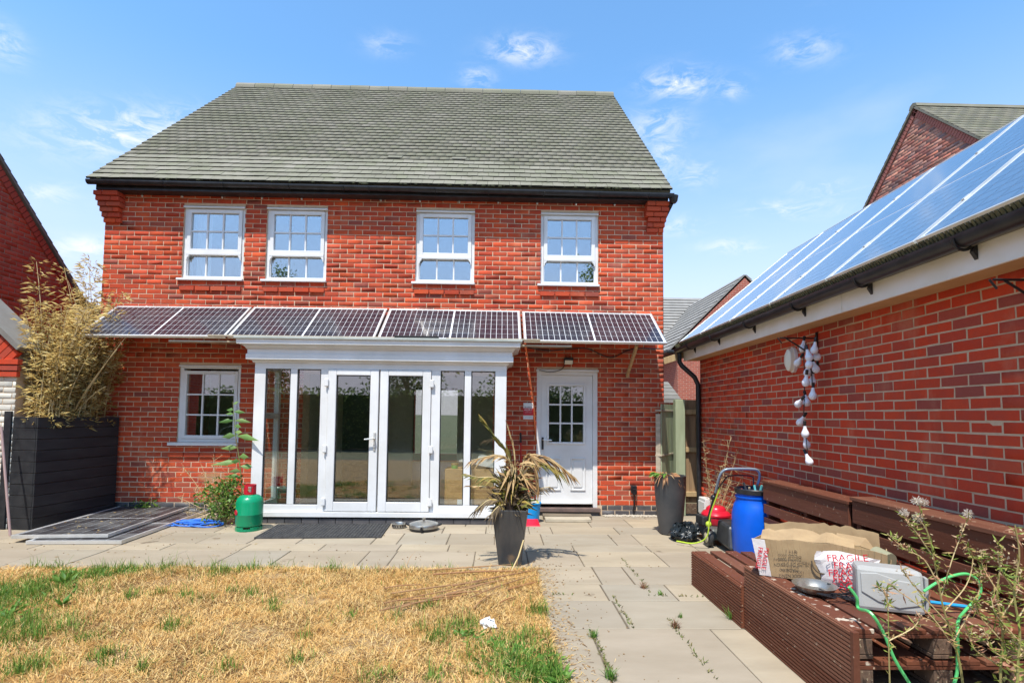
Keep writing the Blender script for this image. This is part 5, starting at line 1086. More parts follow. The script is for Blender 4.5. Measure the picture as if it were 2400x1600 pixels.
def backrest(y0, y1, zt, label):
    t = thing('leaning_pallet', label, 'pallet', (0, 0, 0)); xb = 2.74; L = zt
    z = zt-.03
    hs = [.17, .09, .13, .10, .14]; gp2 = .045
    for k, h_ in enumerate(hs):
        MB().box(xb+.002*k, xb+.022+.002*k, y0+.002, y1-.002, z-h_, z).build('slat', MT['stain'], t, bevel=.003); z -= h_+gp2
        if z < .1: break
    for yy in (y0, (y0+y1)/2-.05, y1-.05): MB().box(xb+.034, xb+.15, yy, yy+.05, .0, zt-.032).build('stringer', MT['stain'], t, bevel=.003)
    MB().box(xb-.012, xb+.185, y0-.01, y1+.01, zt-.0285, zt).build('top_board', MT['stain'], t, bevel=.004)
    MB().box(xb+.152, xb+.172, y0, y1, .30, .42).build('back_slat', MT['stain'], t); MB().box(xb+.152, xb+.172, y0, y1, .60, .72).build('back_slat', MT['stain'], t)
    return t
backrest(4.16, 5.52, .865, 'far red-brown pallet backrest beside the blue barrel'); backrest(2.78, 4.12, .905, 'near red-brown pallet backrest at the right edge')

# ---- torn cardboard box with FRAGILE tape
TOPZ2 = .452
A0 = Vector(atZ(1783, 1345, TOPZ2)); B0 = Vector(atZ(2010, 1374, TOPZ2)); ud = (B0-A0).normalized(); vd = Vector((-ud.y, ud.x, 0)); Lb = (B0-A0).length+.16
cbx = thing('torn_box', 'torn brown cardboard box wrapped in red and white FRAGILE tape', 'box', tuple(A0), math.atan2(ud.y, ud.x))
card2 = M('weathered_cardboard', (.40, .28, .15), (.30, .205, .11), 7, .9, .3, 25); tapem = M('white_packing_tape', (.72, .68, .66), (.62, .58, .57), 9, .3, .5, 14, bdist=.01)
hL, hR = .235, .25; nseg = 22
fz = lambda s: hL+.02*math.sin(s*3)-.05*max(0, s-.7)+.004*math.sin(s*23)
m = MB()
for i in range(nseg):
    a, b = Lb*i/nseg, Lb*(i+1)/nseg; q0, q1 = -.02*math.sin(i/nseg*3.14), -.02*math.sin((i+1)/nseg*3.14); ln = .045
    m.add([(a, q0, 0), (b, q1, 0), (b-ln*(1-i/nseg), q1-.02, fz((i+1)/nseg)), (a-ln*(1-i/nseg), q0-.02, fz(i/nseg))], [(0, 1, 2, 3)])
m.build('front_side', card2, cbx, solid=.006)
m = MB(); m.add([(0, 0, 0), (-.045, -.02, hL), (.02, .40, .20), (.04, .40, 0)], [(0, 1, 2, 3)]); m.build('left_side', card2, cbx, solid=.006)
m = MB()
for i in range(nseg):
    a, b = Lb*i/nseg, Lb*(i+1)/nseg; h0, h1 = [.24+.05*math.sin(s*2.4+.3)+.02*random.Random(int(s*97)).random() for s in (i/nseg, (i+1)/nseg)]; m.add([(a+.03, .40, 0), (b+.03, .40, 0), (b+.02, .43, h1), (a+.02, .43, h0)], [(0, 1, 2, 3)])
m.build('back_side', card2, cbx, solid=.006)
m = MB(); m.add([(Lb, 0, 0), (Lb+.03, .40, 0), (Lb+.06, .42, .17), (Lb+.03, .2, .11), (Lb+.02, 0, .19)], [(0, 1, 2, 3, 4)]); m.build('right_side', card2, cbx, solid=.006)
MB().box(.01, Lb-.01, .01, .39, .0, .008).build('bottom', card2, cbx)
m = MB(); k = 14      # folded flap along the front top, torn edge
for i in range(k):
    a, b = Lb*.06+Lb*.75*i/k, Lb*.06+Lb*.75*(i+1)/k; j = lambda s: .085+.035*random.Random(int(s*1e4)).random()+.02*math.sin(s*9); m.add([(a-.04, -.03, fz(a/Lb)), (b-.04, -.03, fz(b/Lb)), (b-.03, j(b), fz(b/Lb)+.03+.02*random.Random(int(b*1e4)).random()), (a-.03, j(a), fz(a/Lb)+.03+.02*random.Random(int(a*1e4)).random())], [(0, 1, 2, 3)])
m.build('torn_flap', card2, cbx, solid=.005)
m = MB(); m.add([(Lb*.62, .05, .24), (Lb*.80, .02, .25), (Lb*.95, .12, .20), (Lb*.9, .3, .25), (Lb*.66, .28, .27)], [(0, 1, 2, 3, 4)]); m.build('torn_flap', card2, cbx, solid=.005)
# tape: strip on the left corner and a crumpled wrap right of the middle
m = MB(); m.add([(-.006, -.012, .0), (.065, -.018, 0), (.028, -.034, hL+.004), (-.052, -.03, hL+.006)], [(0, 1, 2, 3)]); m.build('tape', tapem, cbx, solid=.003)
m = MB(); nx, nz_2 = 10, 8; W0, W1 = Lb*.47, Lb*.95
for i in range(nx+1):
    for j in range(nz_2+1):
        u, v = i/nx, j/nz_2; m.v.append((W0+(W1-W0)*u+.02*math.sin(v*6), -.035-.055*math.sin(math.pi*u)*math.sin(math.pi*min(1, v*.8+.15))+random.uniform(-.006, .006), -.015+v*(.235-.05*abs(u-.35))))
m.f = [(i*(nz_2+1)+j, (i+1)*(nz_2+1)+j, (i+1)*(nz_2+1)+j+1, i*(nz_2+1)+j+1) for i in range(nx) for j in range(nz_2)]; m.build('tape_wrap', tapem, cbx, solid=.003)
REDP = M('red_print', (.60, .01, .03), None, rough=.5)
for j in range(5):
    z = .015+j*.044; sc = .06; off = (-.02, .015, -.01, .02, -.015, .01)[j]
    text_mesh('lettering', 'FRAGILE', sc, REDP, cbx, Matrix.Translation(((W0+W1)/2+off, -.098-(.005 if j in (2, 3) else .0), z)) @ Matrix.Rotation(rad(random.uniform(-10, -3)), 4, 'Y') @ Matrix.Rotation(rad(90), 4, 'X'))
for j in range(2):
    text_mesh('lettering', 'FRAGILE', .04, REDP, cbx, Matrix.Translation((.012+.035*j-.02, -.030, .115)) @ Matrix.Rotation(rad(8), 4, 'Y') @ Matrix.Rotation(rad(90), 4, 'Y') @ Matrix.Rotation(rad(90), 4, 'X'))
PRN = M('faded_box_print', (.10, .075, .05), None, rough=.9)
for j, s in enumerate(['1XXX N2N:2', 'MADE IN', 'MUMS DE DESIGN', 'DIMMS 0000', 'QTY 1']):
    text_mesh('lettering', s, .026, PRN, cbx, Matrix.Translation((.185-.01*(j % 2), -.0365+.0035*0-.0008*j, .055+j*.032)) @ Matrix.Rotation(rad(180), 4, 'Y') @ Matrix.Rotation(rad(90), 4, 'X') )
MB().tube([(.36+.06*math.cos(a), -.047, .14+.075*math.sin(a)) for a in [math.pi*(1+i/12) for i in range(13)]], .005, 5).build('printed_mark', PRN, cbx)
MB().tube([(Lb*.93, .10, .19), (Lb*1.02, .02, .17)], .055, 16).build('cardboard_roll', M('grey_green_roll', (.22, .24, .15), (.30, .26, .17), 20, .8), cbx, smooth=True)
# ---- upturned grey plastic crate lid
gq = Vector(atZ(2012, 1428, TOPZ2)); gr_ = Vector(atZ(2175, 1445, TOPZ2)); gd_ = (gr_-gq); Lg = gd_.length
gx_ = thing('grey_tub', 'pale grey plastic tub lying on its side on the near bench', 'tub', (gq.x, gq.y, TOPZ2), math.atan2(gd_.y, gd_.x))
gpl = M('pale_grey_plastic', (.38, .38, .365), (.32, .32, .305), 5, .4, .05, 30)
m = MB(); m.hexa([(0, 0, 0), (Lg, 0, .0), (Lg-.02, .17, 0), (.02, .17, 0)], [(-.0, .03, .235), (Lg, .03, .225), (Lg-.02, .19, .22), (.02, .19, .23)]); m.build('body', gpl, gx_, bevel=.022)
m = MB(); m.prism([(Lg*.06, .20), (Lg*.3, .205), (Lg*.6, .175), (Lg*.93, .165), (Lg*.93, .055), (Lg*.6, .03), (Lg*.3, .055), (Lg*.06, .10)], 'y', -.008, .0); m.v = [(a, b+c*.125+.0, c) for a, b, c in m.v]; m.build('raised_panel', gpl, gx_, bevel=.004)
MB().box(Lg-.004, Lg+.012, .01, .06, .02, .2).build('rib', gpl, gx_, bevel=.004)
# ---- bowl, blue stick and wires among the clutter
q = Vector(atZ(1905, 1385, TOPZ2)); db = thing('steel_dish', 'dull steel dish under the torn cardboard box', 'dish', (q.x, q.y-.02, TOPZ2)); MB().lathe([(.06, 0), (.09, .012), (.12, .045), (.125, .05), (.115, .048), (.08, .015), (.01, .012)], (0, 0, 0), 24).build('dish', steel, db, smooth=True)
a, b = Vector(atZ(2180, 1410, TOPZ2+.02)), Vector(atZ(2292, 1424, TOPZ2+.02)); MB().tube([a, b], .010, 8).build('blue_rod', M('cyan_plastic', (.02, .30, .60), None, rough=.35), smooth=True, label='bright blue plastic rod lying behind the grey tub', cat='rod')
wr = thing('loose_wires', 'tangle of thin black and grey wires on the near bench', 'wires', (2.2, 3.1, TOPZ2))
for k in range(5):
    pts = [(random.uniform(-.28, .05)+.05*i-.1, random.uniform(-.10, .2), .008+.012*k) for i in range(5)]; MB().tube(arc_pts(pts, 6), .004, 5).build('wire', MT['black'], wr, smooth=True)
# ---- bright green hose
hp = [(1990, 1375, .46), (2008, 1400, .455), (2012, 1425, .47), (2040, 1435, .47), (2070, 1480, .40), (2095, 1540, .27), (2130, 1598, .12), (2160, 1640, .04), (2210, 1640, .05), (2240, 1590, .16), (2245, 1530, .30), (2245, 1460, .46), (2262, 1430, .47), (2295, 1395, .55), (2295, 1365, .60), (2270, 1345, .62), (2235, 1348, .60), (2195, 1365, .55), (2165, 1385, .50)]
def hose_pt(px, py, i): 
    return atY(px, py, 2.62 if 3 <= i <= 11 else (2.78 if i < 3 else 2.85))
MB().tube(arc_pts([hose_pt(a, b, i) for i, (a, b, z) in enumerate(hp)], 6), .0075, 8).build('garden_hose', M('bright_green_hose', (.10, .52, .16), None, rough=.35), smooth=True, label='bright green hose looping over the end of the near bench', cat='hose')
# ---- crumpled white paper on the lawn
q = atZ(1145, 1470); m = MB(); m.ball((0, 0, .03), .045, 10, 7, .6); m.v = [(x*1.4+random.uniform(-.02, .02), y+random.uniform(-.02, .02), max(.0, z+random.uniform(-.02, .02))) for x, y, z in m.v]
m.build('crumpled_paper', MT['white'], loc=tuple(q), label='crumpled white paper on the dry lawn', cat='paper')

# ================================================================ lawn
def lawn_h(x, y): return .010+.008*np.sin(x*2.1+y*1.3)+.006*np.sin(x*5.3-y*3.7)
gx, gy = np.meshgrid(np.linspace(-8.5, LAWN_X-.012, 90), np.linspace(-2.5, LAWN_Y-.01, 80)); gz = lawn_h(gx, gy)*np.clip((LAWN_X-gx)*8, 0, 1)*np.clip((LAWN_Y-gy)*8, 0, 1)+.002
idx = np.arange(90*80).reshape(80, 90); T = np.stack([idx[:-1, :-1], idx[:-1, 1:], idx[1:, 1:], idx[1:, :-1]], -1).reshape(-1, 4)
fastmesh('lawn', np.stack([gx, gy, gz], -1).reshape(-1, 3), T, M('straw_lawn_soil', (.38, .25, .11), (.17, .105, .05), 9, .95, .9, 70), kind='structure', smooth=True)
def P2(px, py): q = atZ(px, py); return q[0], q[1]
GREEN = [(30, 1400, .42), (10, 1480, .30), (150, 1360, .22), (250, 1345, .26), (320, 1335, .16), (400, 1335, .15), (520, 1345, .14), (575, 1322, .12), (470, 1412, .07), (312, 1400, .07), (375, 1395, .06), (455, 1330, .10), (690, 1320, .09), (790, 1322, .13), (870, 1330, .10),
         (415, 1478, .07), (150, 1478, .10), (50, 1500, .16), (1240, 1570, .26), (1300, 1600, .24), (1195, 1520, .16), (1272, 1436, .11), (1080, 1470, .12), (1030, 1500, .10), (1130, 1540, .12), (960, 1330, .09), (1040, 1330, .10), (1250, 1500, .10), (60, 1570, .13), (520, 1580, .06), (240, 1540, .07), (880, 1600, .08), (1000, 1425, .06), (640, 1420, .05), (720, 1500, .05), (330, 1580, .05)]
GREEN += [(505, 1350, .09), (555, 1340, .09), (650, 1326, .07), (445, 1402, .07), (395, 1475, .06), (310, 1398, .06), (372, 1395, .06), (545, 1395, .05), (590, 1400, .06), (775, 1330, .08), (1000, 1480, .07), (1040, 1500, .07), (640, 1440, .05), (130, 1475, .08), (200, 1500, .07), (260, 1560, .06), (480, 1545, .05), (700, 1560, .06), (820, 1450, .05), (930, 1450, .05), (1010, 1590, .06)]
GREEN += [(px, 1326+random.uniform(-4, 10), random.uniform(.05, .11)) for px in range(90, 1250, 46)]
GW = np.array([(*P2(a, b), r) for a, b, r in GREEN])
def greenness(x, y):
    g = np.zeros_like(x)
    for a, b, r in GW: g = np.maximum(g, np.exp(-((x-a)**2+((y-b)*1.0)**2)/(r*r)))
    return g
def scatter(n, x0, x1, y0, y1): return rng.uniform(x0, x1, n), rng.uniform(y0, y1, n)
x, y = scatter(330000, -5.3, LAWN_X+.01, 2.75, LAWN_Y+.01); k = x > -.98*y-.25; x, y = x[k], y[k]
x2, y2 = scatter(60000, -8, LAWN_X, -1.5, 5.2); k = ~((x2 > -.98*y2-.25) & (y2 > 2.75)); x = np.concatenate([x, x2[k]]); y = np.concatenate([y, y2[k]])
bare = np.sin(x*4.3+1.7*np.sin(y*3.1)+.5)*np.sin(y*5.1+1.5*np.sin(x*2.7)); k = rng.random(len(x)) < np.clip(1.25+1.2*bare+.35*np.sin(x*23+y*7)*np.sin(y*29-x*5), .22, 1); x, y = x[k], y[k]
n = len(x); patch = .6*np.sin(x*3.1+1.3*np.sin(y*2.2))*np.cos(y*3.7+np.sin(x*1.7))+.6*np.sin(x*11+2*np.sin(y*7))*np.sin(y*13+2*np.sin(x*6)); lean = np.clip(rng.normal(1.27, .30, n), .1, 1.54); L = rng.gamma(5, .0095, n)*(1+.25*patch)
az = rng.uniform(0, 6.283, n)+.9*np.sin(x*2.3+y*1.1)
rr = np.clip(rng.beta(2.2, 2.0, n)*.92+.24*patch, .0, .97)
for i in range(130):
    a, b = rng.uniform(-4.6, .3), rng.uniform(2.9, 5.1); q = np.exp(-(((x-a)/rng.uniform(.03, .10))**2+((y-b)/rng.uniform(.02, .05))**2)); rr = np.clip(rr-q*.75, 0, .97)
if True:
    pass; lng = rng.random(n) < .05; L = L*(1+lng*1.4); lean = np.where(lng, np.clip(lean+.25, 0, 1.52), lean); rr = np.where(lng, np.clip(rr+.3, 0, .95), rr)
V, T, R = blades(np.stack([x, y, lawn_h(x, y)+.001], 1), L, rng.uniform(.0022, .0048, n), az, lean, rng.uniform(.0, .5, n), rr)
straw = leafmat('straw_blades', [(0, (.10, .045, .018)), (.2, (.32, .16, .05)), (.45, (.58, .33, .095)), (.7, (.70, .44, .15)), (.9, (.78, .56, .26)), (1, (.44, .36, .11))], .15, .75)
fastmesh('dry_grass', V, T, straw, R, kind='stuff', label='scorched straw-coloured grass covering the lawn', cat='grass')
x, y = scatter(170000, -5.3, LAWN_X+.03, 2.7, LAWN_Y+.03); g = greenness(x, y)*(.35+.65*(np.sin(x*17)*np.sin(y*19+x*5) > -.35)); k = rng.random(len(x)) < g*.6+.006; x, y, g = x[k], y[k], g[k]; n = len(x)
V, T, R = blades(np.stack([x, y, lawn_h(x, y)], 1), rng.gamma(6, .0115, n)*(.8+.5*g), rng.uniform(.003, .006, n), rng.uniform(0, 6.283, n), np.abs(rng.normal(.35, .25, n)), rng.uniform(.1, .8, n), rng.random(n))
greenb = leafmat('green_blades', [(0, (.06, .14, .018)), (.4, (.11, .22, .025)), (.75, (.17, .30, .04)), (1, (.32, .33, .08))], .35, .6)
fastmesh('green_grass', V, T, greenb, R, kind='stuff', label='green grass tufts along the edges of the dry lawn', cat='grass')
weedm = leafmat('broad_weed_leaf', [(0, (.065, .16, .022)), (.5, (.11, .25, .035)), (1, (.20, .34, .06))], .35, .5)
lf = Leaves()
for a, b, r, c in ((1240, 1565, .26, 420), (1305, 1600, .2, 200), (1200, 1520, .13, 60), (40, 1395, .35, 190), (10, 1440, .2, 70), (170, 1350, .15, 50), (280, 1345, .12, 40), (1100, 1490, .08, 25)):
    cx, cy = P2(a, b)
    for i in range(c):
        u, v = random.gauss(0, r*.5), random.gauss(0, r*.5)
        if cx+u > LAWN_X+.05: continue
        an = random.uniform(0, 6.28); lf.leaf((cx+u, cy+v, .012), (math.cos(an), math.sin(an), random.uniform(.15, 1.1)), random.uniform(.04, .085), random.uniform(.018, .034), droop=.15)
lf.build('lawn_weeds', weedm, kind='stuff', label='broad-leaved green weeds at the corners of the lawn', cat='weeds')
# straw and crumbs of soil spilled from the lawn onto the slabs
n = 2600; u = rng.random(n); sp1 = u < .6; x = np.where(sp1, rng.uniform(-5, LAWN_X, n), LAWN_X+np.abs(rng.normal(0, .10, n))); y = np.where(sp1, LAWN_Y+np.abs(rng.normal(0, .07, n)), rng.uniform(2.6, LAWN_Y+.1, n))
V, T, R = blades(np.stack([x, y, np.full(n, .004)], 1), rng.uniform(.012, .06, n), rng.uniform(.002, .005, n), rng.uniform(0, 6.283, n), rng.uniform(1.42, 1.55, n), rng.uniform(0, .05, n), rng.random(n)*.8); fastmesh('straw_litter', V, T, straw, R, kind='stuff', label='loose straw spilled from the lawn over the slab edges', cat='straw')
cr = MB()
for i in range(420):
    q = atZ(random.uniform(0, 1700), random.uniform(1235, 1330)) if i < 200 else (LAWN_X+abs(random.gauss(0, .25)), random.uniform(2.8, 5.6), 0)
    if q[0] < LAWN_X and q[1] < LAWN_Y or q[0] > 1.7: continue
    r = random.uniform(.003, .009); cr.lathe([(r*.6, 0), (r, r*.5), (r*.4, r)], (q[0], q[1], .001), 5)
cr.build('soil_crumbs', MT['soil'], kind='stuff', label='small dark crumbs of soil scattered on the paving', cat='soil')
def rosette(px, py, label, n_, L_, W_, up=.9):
    c = atZ(px, py); t = thing('weed_plant', label, 'weed', tuple(c)); q = Leaves()
    for i in range(n_): a = i*2.4+random.random()*.4; q.leaf((0, 0, .005), (math.cos(a), math.sin(a), up*random.uniform(.5, 1.5)), L_*random.uniform(.7, 1.1), W_, droop=.2)
    q.build('foliage', weedm, t); MB().tube([(0, 0, -.005), (0, 0, .03)], .004, 5).build('stem', weedm, t)
rosette(152, 1370, 'dark green dock with an upright leaf at the left lawn edge', 8, .17, .045, 1.4); rosette(145, 1420, 'small broad-leaved dock on the dry lawn at left', 6, .12, .035, 1.2)
# twigs and cut canes strewn before the palm pot
twigm = M('cut_cane', (.36, .19, .08), (.24, .13, .06), 20, .8, rnd=[(.36, .17, .07), (.26, .14, .07), (.45, .27, .12)])
TW_ = [((915, 1390), (1130, 1362)), ((900, 1412), (1240, 1348)), ((1015, 1345), (1250, 1338)), ((930, 1425), (1180, 1355)), ((1060, 1372), (1270, 1332)), ((1100, 1400), (1262, 1345)), ((890, 1430), (1060, 1400)), ((1170, 1412), (1205, 1398)), ((900, 1378), (990, 1370)), ((1000, 1335), (1200, 1322)), ((1110, 1425), (1160, 1388)), ((1020, 1398), (1130, 1385)), ((1190, 1380), (1268, 1360)), ((940, 1405), (1100, 1392))]
TWL = ['thin brown twig, the lower of two ending at the left of the twig heap', 'long brown twig crossing the heap from lower left to upper right', 'straight twig along the lawn edge just before the square pot', 'brown twig in the lower middle of the heap before the pot', 'twig reaching from the heap to the paving right of the pot', 'twig ending at the lawn corner by the paving', 'short dark twig at the lower left of the heap', 'very short twig stub on the grass below the heap',
       'short twig at the left end of the heap', 'farthest twig, lying closest to the slabs left of the pot', 'steeply slanted short twig below the heap', 'short twig in the middle of the heap', 'short twig at the right end of the heap near the slabs', 'twig lying just under the long crossing twig at left']
for i, (a, b) in enumerate(TW_):
    A_, B_ = Vector(atZ(*a, .035)), Vector(atZ(*b, .035)); mdl = (A_+B_)/2+Vector((random.uniform(-.03, .03), random.uniform(-.06, .06), .012)); r = random.uniform(.0045, .0085)
    MB().tube(bez(A_, mdl, B_, 6), [r]*5+[r*.7, r*.5], 6).build('cut_twig', twigm, smooth=True, label=TWL[i], cat='twig', group='cut twigs strewn on the lawn')
A_, B_ = Vector(atZ(1195, 1345, .01)), Vector(atY(1227, 1265, 5.34)); MB().tube([A_, (A_+B_)/2+Vector((.015, 0, 0)), B_], .007, 6).build('leaning_twig', M('pale_cane', (.55, .42, .20), None), smooth=True, label='pale broken cane leaning against the square pot', cat='twig')
# ---- weeds in the patio joints
jl = Leaves()
for a, b, c in (((1455, 1305), (1530, 1395), 46), ((1436, 1395), (1485, 1475), 60), ((1385, 1475), (1440, 1600), 90), ((1565, 1450), (1680, 1595), 60), ((1290, 1393), (1340, 1394), 8), ((1520, 1395), (1650, 1398), 26), ((1180, 1228), (1080, 1228), 30)):
    A_, B_ = atZ(*a), atZ(*b)
    for i in range(c):
        f = random.random(); p = A_+(B_-A_)*f; an = random.uniform(0, 6.28); jl.leaf((p[0]+random.gauss(0, .006), p[1], 0), (math.cos(an), math.sin(an), random.uniform(.3, 1.6)), random.uniform(.012, .045), random.uniform(.006, .012))
jl.build('joint_weeds', leafmat('joint_weed_leaf', [(0, (.09, .10, .03)), (.5, (.12, .17, .03)), (.8, (.20, .14, .05)), (1, (.24, .26, .08))]), kind='stuff', label='tiny weeds and moss growing in the patio joints', cat='weeds')
def tuft(px, py, label, mt, n_=40, L_=.07):
    c = atZ(px, py); t = thing('weed_tuft', label, 'weed', tuple(c)); a = rng.uniform(0, 6.283, n_); V, T, R = blades(np.stack([rng.normal(0, .012, n_), rng.normal(0, .012, n_), np.zeros(n_)], 1), rng.uniform(.5, 1.1, n_)*L_, rng.uniform(.003, .006, n_), a, rng.uniform(.1, .9, n_), rng.uniform(.1, .6, n_), rng.random(n_)); fastmesh('foliage', V, T, mt, R, t)
redw = leafmat('reddish_weed', [(0, (.16, .06, .04)), (.6, (.26, .12, .06)), (1, (.20, .20, .06))])
tuft(1508, 1378, 'reddish weed tuft in the joint left of the far bench', redw); tuft(1582, 1470, 'reddish weed tuft in the paving joint nearest the near bench', redw, 50, .08); tuft(1430, 1590, 'green weed tuft in the joint at the bottom edge', weedm, 60, .09); tuft(1390, 1492, 'green weed tuft at the start of the long paving joint', weedm, 40, .08); tuft(1548, 1393, 'small green weed tuft beside the far bench', weedm, 30, .05); tuft(1594, 1446, 'small green weed on the slab before the near bench', weedm, 26, .05); tuft(1713, 1450, 'young green weed against the decking of the bench', weedm, 40, .13)

# ================================================================ plants
def leafcloud(P, size, aspect, rnd, droop=0.):
    n = len(P); P = np.asarray(P); a = rng.uniform(0, 6.283, n); b = rng.uniform(-.9, .9, n)-droop; d = np.stack([np.cos(a)*np.cos(b), np.sin(a)*np.cos(b), np.sin(b)], 1)
    s = rng.normal(size=(n, 3)); s -= d*(s*d).sum(1)[:, None]; s /= np.linalg.norm(s, axis=1)[:, None]+1e-9; L = (size*rng.uniform(.6, 1.3, n))[:, None]
    V = np.stack([P, P+d*L*.45+s*L*aspect*.5, P+d*L, P+d*L*.45-s*L*aspect*.5], 1).reshape(-1, 3); k = (np.arange(n)*4)[:, None]
    return V, np.concatenate([k+[0, 1, 2], k+[0, 2, 3]], 1).reshape(-1, 3), np.repeat(rnd, 4)
# ---- dried bamboo
drym = leafmat('dry_bamboo_leaf', [(0, (.26, .15, .045)), (.3, (.50, .34, .10)), (.6, (.62, .46, .17)), (.85, (.58, .46, .16)), (1, (.74, .62, .34))], .35, .7); canem = M('dry_cane', (.58, .46, .24), (.44, .33, .15), 12, .6)
bm_ = thing('bamboo_clump', 'tall clump of dried straw-coloured bamboo in the black planter', 'bamboo', (PX1-.10, PXF+.6, 1.29)); lv = Leaves(); cn = MB()
canes = []
for i in range(112):
    x0_, y0_ = random.uniform(-.13, .15), random.uniform(-.5, .5); h = random.choice([random.uniform(.6, 1.3), random.uniform(.8, 1.75)]); sp_ = random.gauss(.05, .24)
    if i < 6: h = random.uniform(1.95, 2.5); sp_ = random.uniform(-.38, -.05)
    if i in (6, 7): h = 1.9; sp_ = random.uniform(.2, .45)
    top = Vector((x0_+sp_*h*.62, y0_+random.uniform(-.25, .25), h)); pts = bez((x0_, y0_, -.02), (x0_+sp_*.15, y0_, h*.55), top, 7); canes.append(pts)
    cn.tube(pts, [.0075*(1-.09*k) for k in range(8)], 5)
    for k in range(int(44*h)):
        f = random.random()**.75; p = pts[min(7, int(f*7))].lerp(pts[min(7, int(f*7)+1)], (f*7) % 1); a = random.uniform(0, 6.28); rd = random.uniform(.02, .12); c = p+Vector((math.cos(a)*rd, math.sin(a)*rd, random.uniform(-.03, .07)))
        for w_ in range(random.choice([2, 3, 3])): a2 = a+random.uniform(-.9, .9); lv.leaf(c, (math.cos(a2), math.sin(a2), random.uniform(-.45, .9)), random.uniform(.06, .13), random.uniform(.006, .012), droop=.15)
for i in range(4):     # long arching canes falling to the right
    a = Vector((0, .0, .05)); b = Vector((.55+.1*i, random.uniform(-.3, .1), .55+.25*i)); pts = bez(a, a.lerp(b, .5)+Vector((0, 0, .12)), b, 7); cn.tube(pts, .005, 5)
cn.build('canes', canem, bm_, smooth=True, kind='stuff'); lv.build('foliage', drym, bm_, kind='stuff')
# ---- leafy bush by the gas bottle
greenm = leafmat('bush_leaf', [(0, (.05, .12, .02)), (.45, (.10, .21, .03)), (.8, (.20, .30, .05)), (1, (.32, .36, .09))], .35, .5)
c = atZ(525, 1228); bu = thing('leafy_bush', 'bright green leafy bush beside the green gas bottle', 'bush', tuple(c)); P = []; st_ = MB()
for i in range(60):
    a = random.uniform(0, 6.28); r = abs(random.gauss(0, .19)); t_ = Vector((math.cos(a)*r*1.25+.04, math.sin(a)*r*.8, random.uniform(.12, .62)*(1-r*.75))); st_.tube(bez((random.gauss(0, .02), random.gauss(0, .02), 0), t_*.45+Vector((0, 0, .08)), t_, 4), .004, 4)
    for k in range(26): P.append(t_+Vector((random.gauss(0, .05), random.gauss(0, .05), random.gauss(0, .04))))
V, T, R = leafcloud(np.array([tuple(p) for p in P]), .05, .55, rng.random(len(P))); fastmesh('foliage', V, T, greenm, R, bu, kind='stuff'); st_.build('stems', canem, bu, kind='stuff')
def dry_stalks(parent, tips, base, mt, heads=.012):
    for tpt in tips:
        b = Vector(base); e_ = Vector(tpt); m = MB(); pts = bez(b, b.lerp(e_, .5)+Vector((0, 0, .08)), e_, 6); m.tube(pts, [.0045, .004, .004, .0035, .003, .0025, .002], 5)
        lv = Leaves()
        for k in range(34):
            f = random.uniform(.35, 1); p = b.lerp(e_, f)+Vector((random.gauss(0, .04), random.gauss(0, .03), random.gauss(0, .035)+.03)); lv.leaf(p, (random.gauss(0, 1), random.gauss(0, 1), random.gauss(0, .6)), random.uniform(.012, .03), random.uniform(.006, .012))
            m.tube([b.lerp(e_, f), p], .0015, 3, False)
        m.build('stalk', canem, parent); lv.build('seed_heads', mt, parent, kind='stuff')
seedm = leafmat('dry_seed', [(0, (.40, .30, .16)), (.5, (.55, .43, .26)), (1, (.42, .26, .14))], .2, .8)
bs = Vector(c); ds = thing('seed_stalks', 'dry pale seed stalks in front of the bricks left of the bush', 'weed', (c[0]-.15, c[1]+.15, 0))
dry_stalks(ds, [Vector(atY(px, py, c[1]+.2))-Vector((c[0]-.15, c[1]+.15, 0)) for px, py in ((430, 1095), (470, 1085), (500, 1075), (535, 1100), (415, 1165), (455, 1150), (430, 1200), (490, 1140))], (0, 0, 0), seedm)
c2 = atZ(398, 1186); lw_ = thing('weed_plant', 'low green weed at the foot of the bricks behind the panels', 'weed', (c2[0], 8.1, 0)); P = np.stack([rng.normal(0, .09, 170), rng.normal(0, .03, 170), np.abs(rng.normal(.10, .05, 170))], 1); V, T, R = leafcloud(P, .05, .5, rng.random(170)); fastmesh('foliage', V, T, greenm, R, lw_, kind='stuff'); MB().tube([(0, 0, 0), (.01, 0, .15)], .004, 5).build('stem', canem, lw_)
# ---- tall single-stemmed plant with big oval leaves
bp_ = atZ(572, 1225); tp = thing('tall_stem_plant', 'tall single stem with oval leaves climbing before the lower window', 'plant', (bp_[0], bp_[1], 0)); Yp = bp_[1]
pth = [(572, 1215), (566, 1130), (560, 1070), (552, 1020), (549, 985), (547, 960), (546, 940)]; pw = [Vector(atY(a, b, Yp))-Vector((bp_[0], bp_[1], 0)) for a, b in pth]; cv = arc_pts(pw, 5)
MB().tube(cv, [.009-.006*i/len(cv) for i in range(len(cv))], 7).build('stem', M('green_stem', (.16, .22, .06), (.20, .14, .06), 8, .6), tp, smooth=True)
bigm = leafmat('oval_leaf', [(0, (.10, .22, .05)), (.5, (.16, .30, .08)), (1, (.24, .36, .12))], .35, .45); lv = Leaves(); LF = [(530, 1078, 1), (575, 1065, 1), (540, 1020, 1), (585, 1020, 1), (560, 1012, .8), (535, 1045, .9), (530, 985, .7), (572, 983, .7), (538, 960, .6), (562, 963, .6), (555, 1080, .8), (580, 1090, 1), (552, 1100, .8), (548, 948, .45), (542, 970, .5), (556, 1000, .7), (540, 1110, .7)]
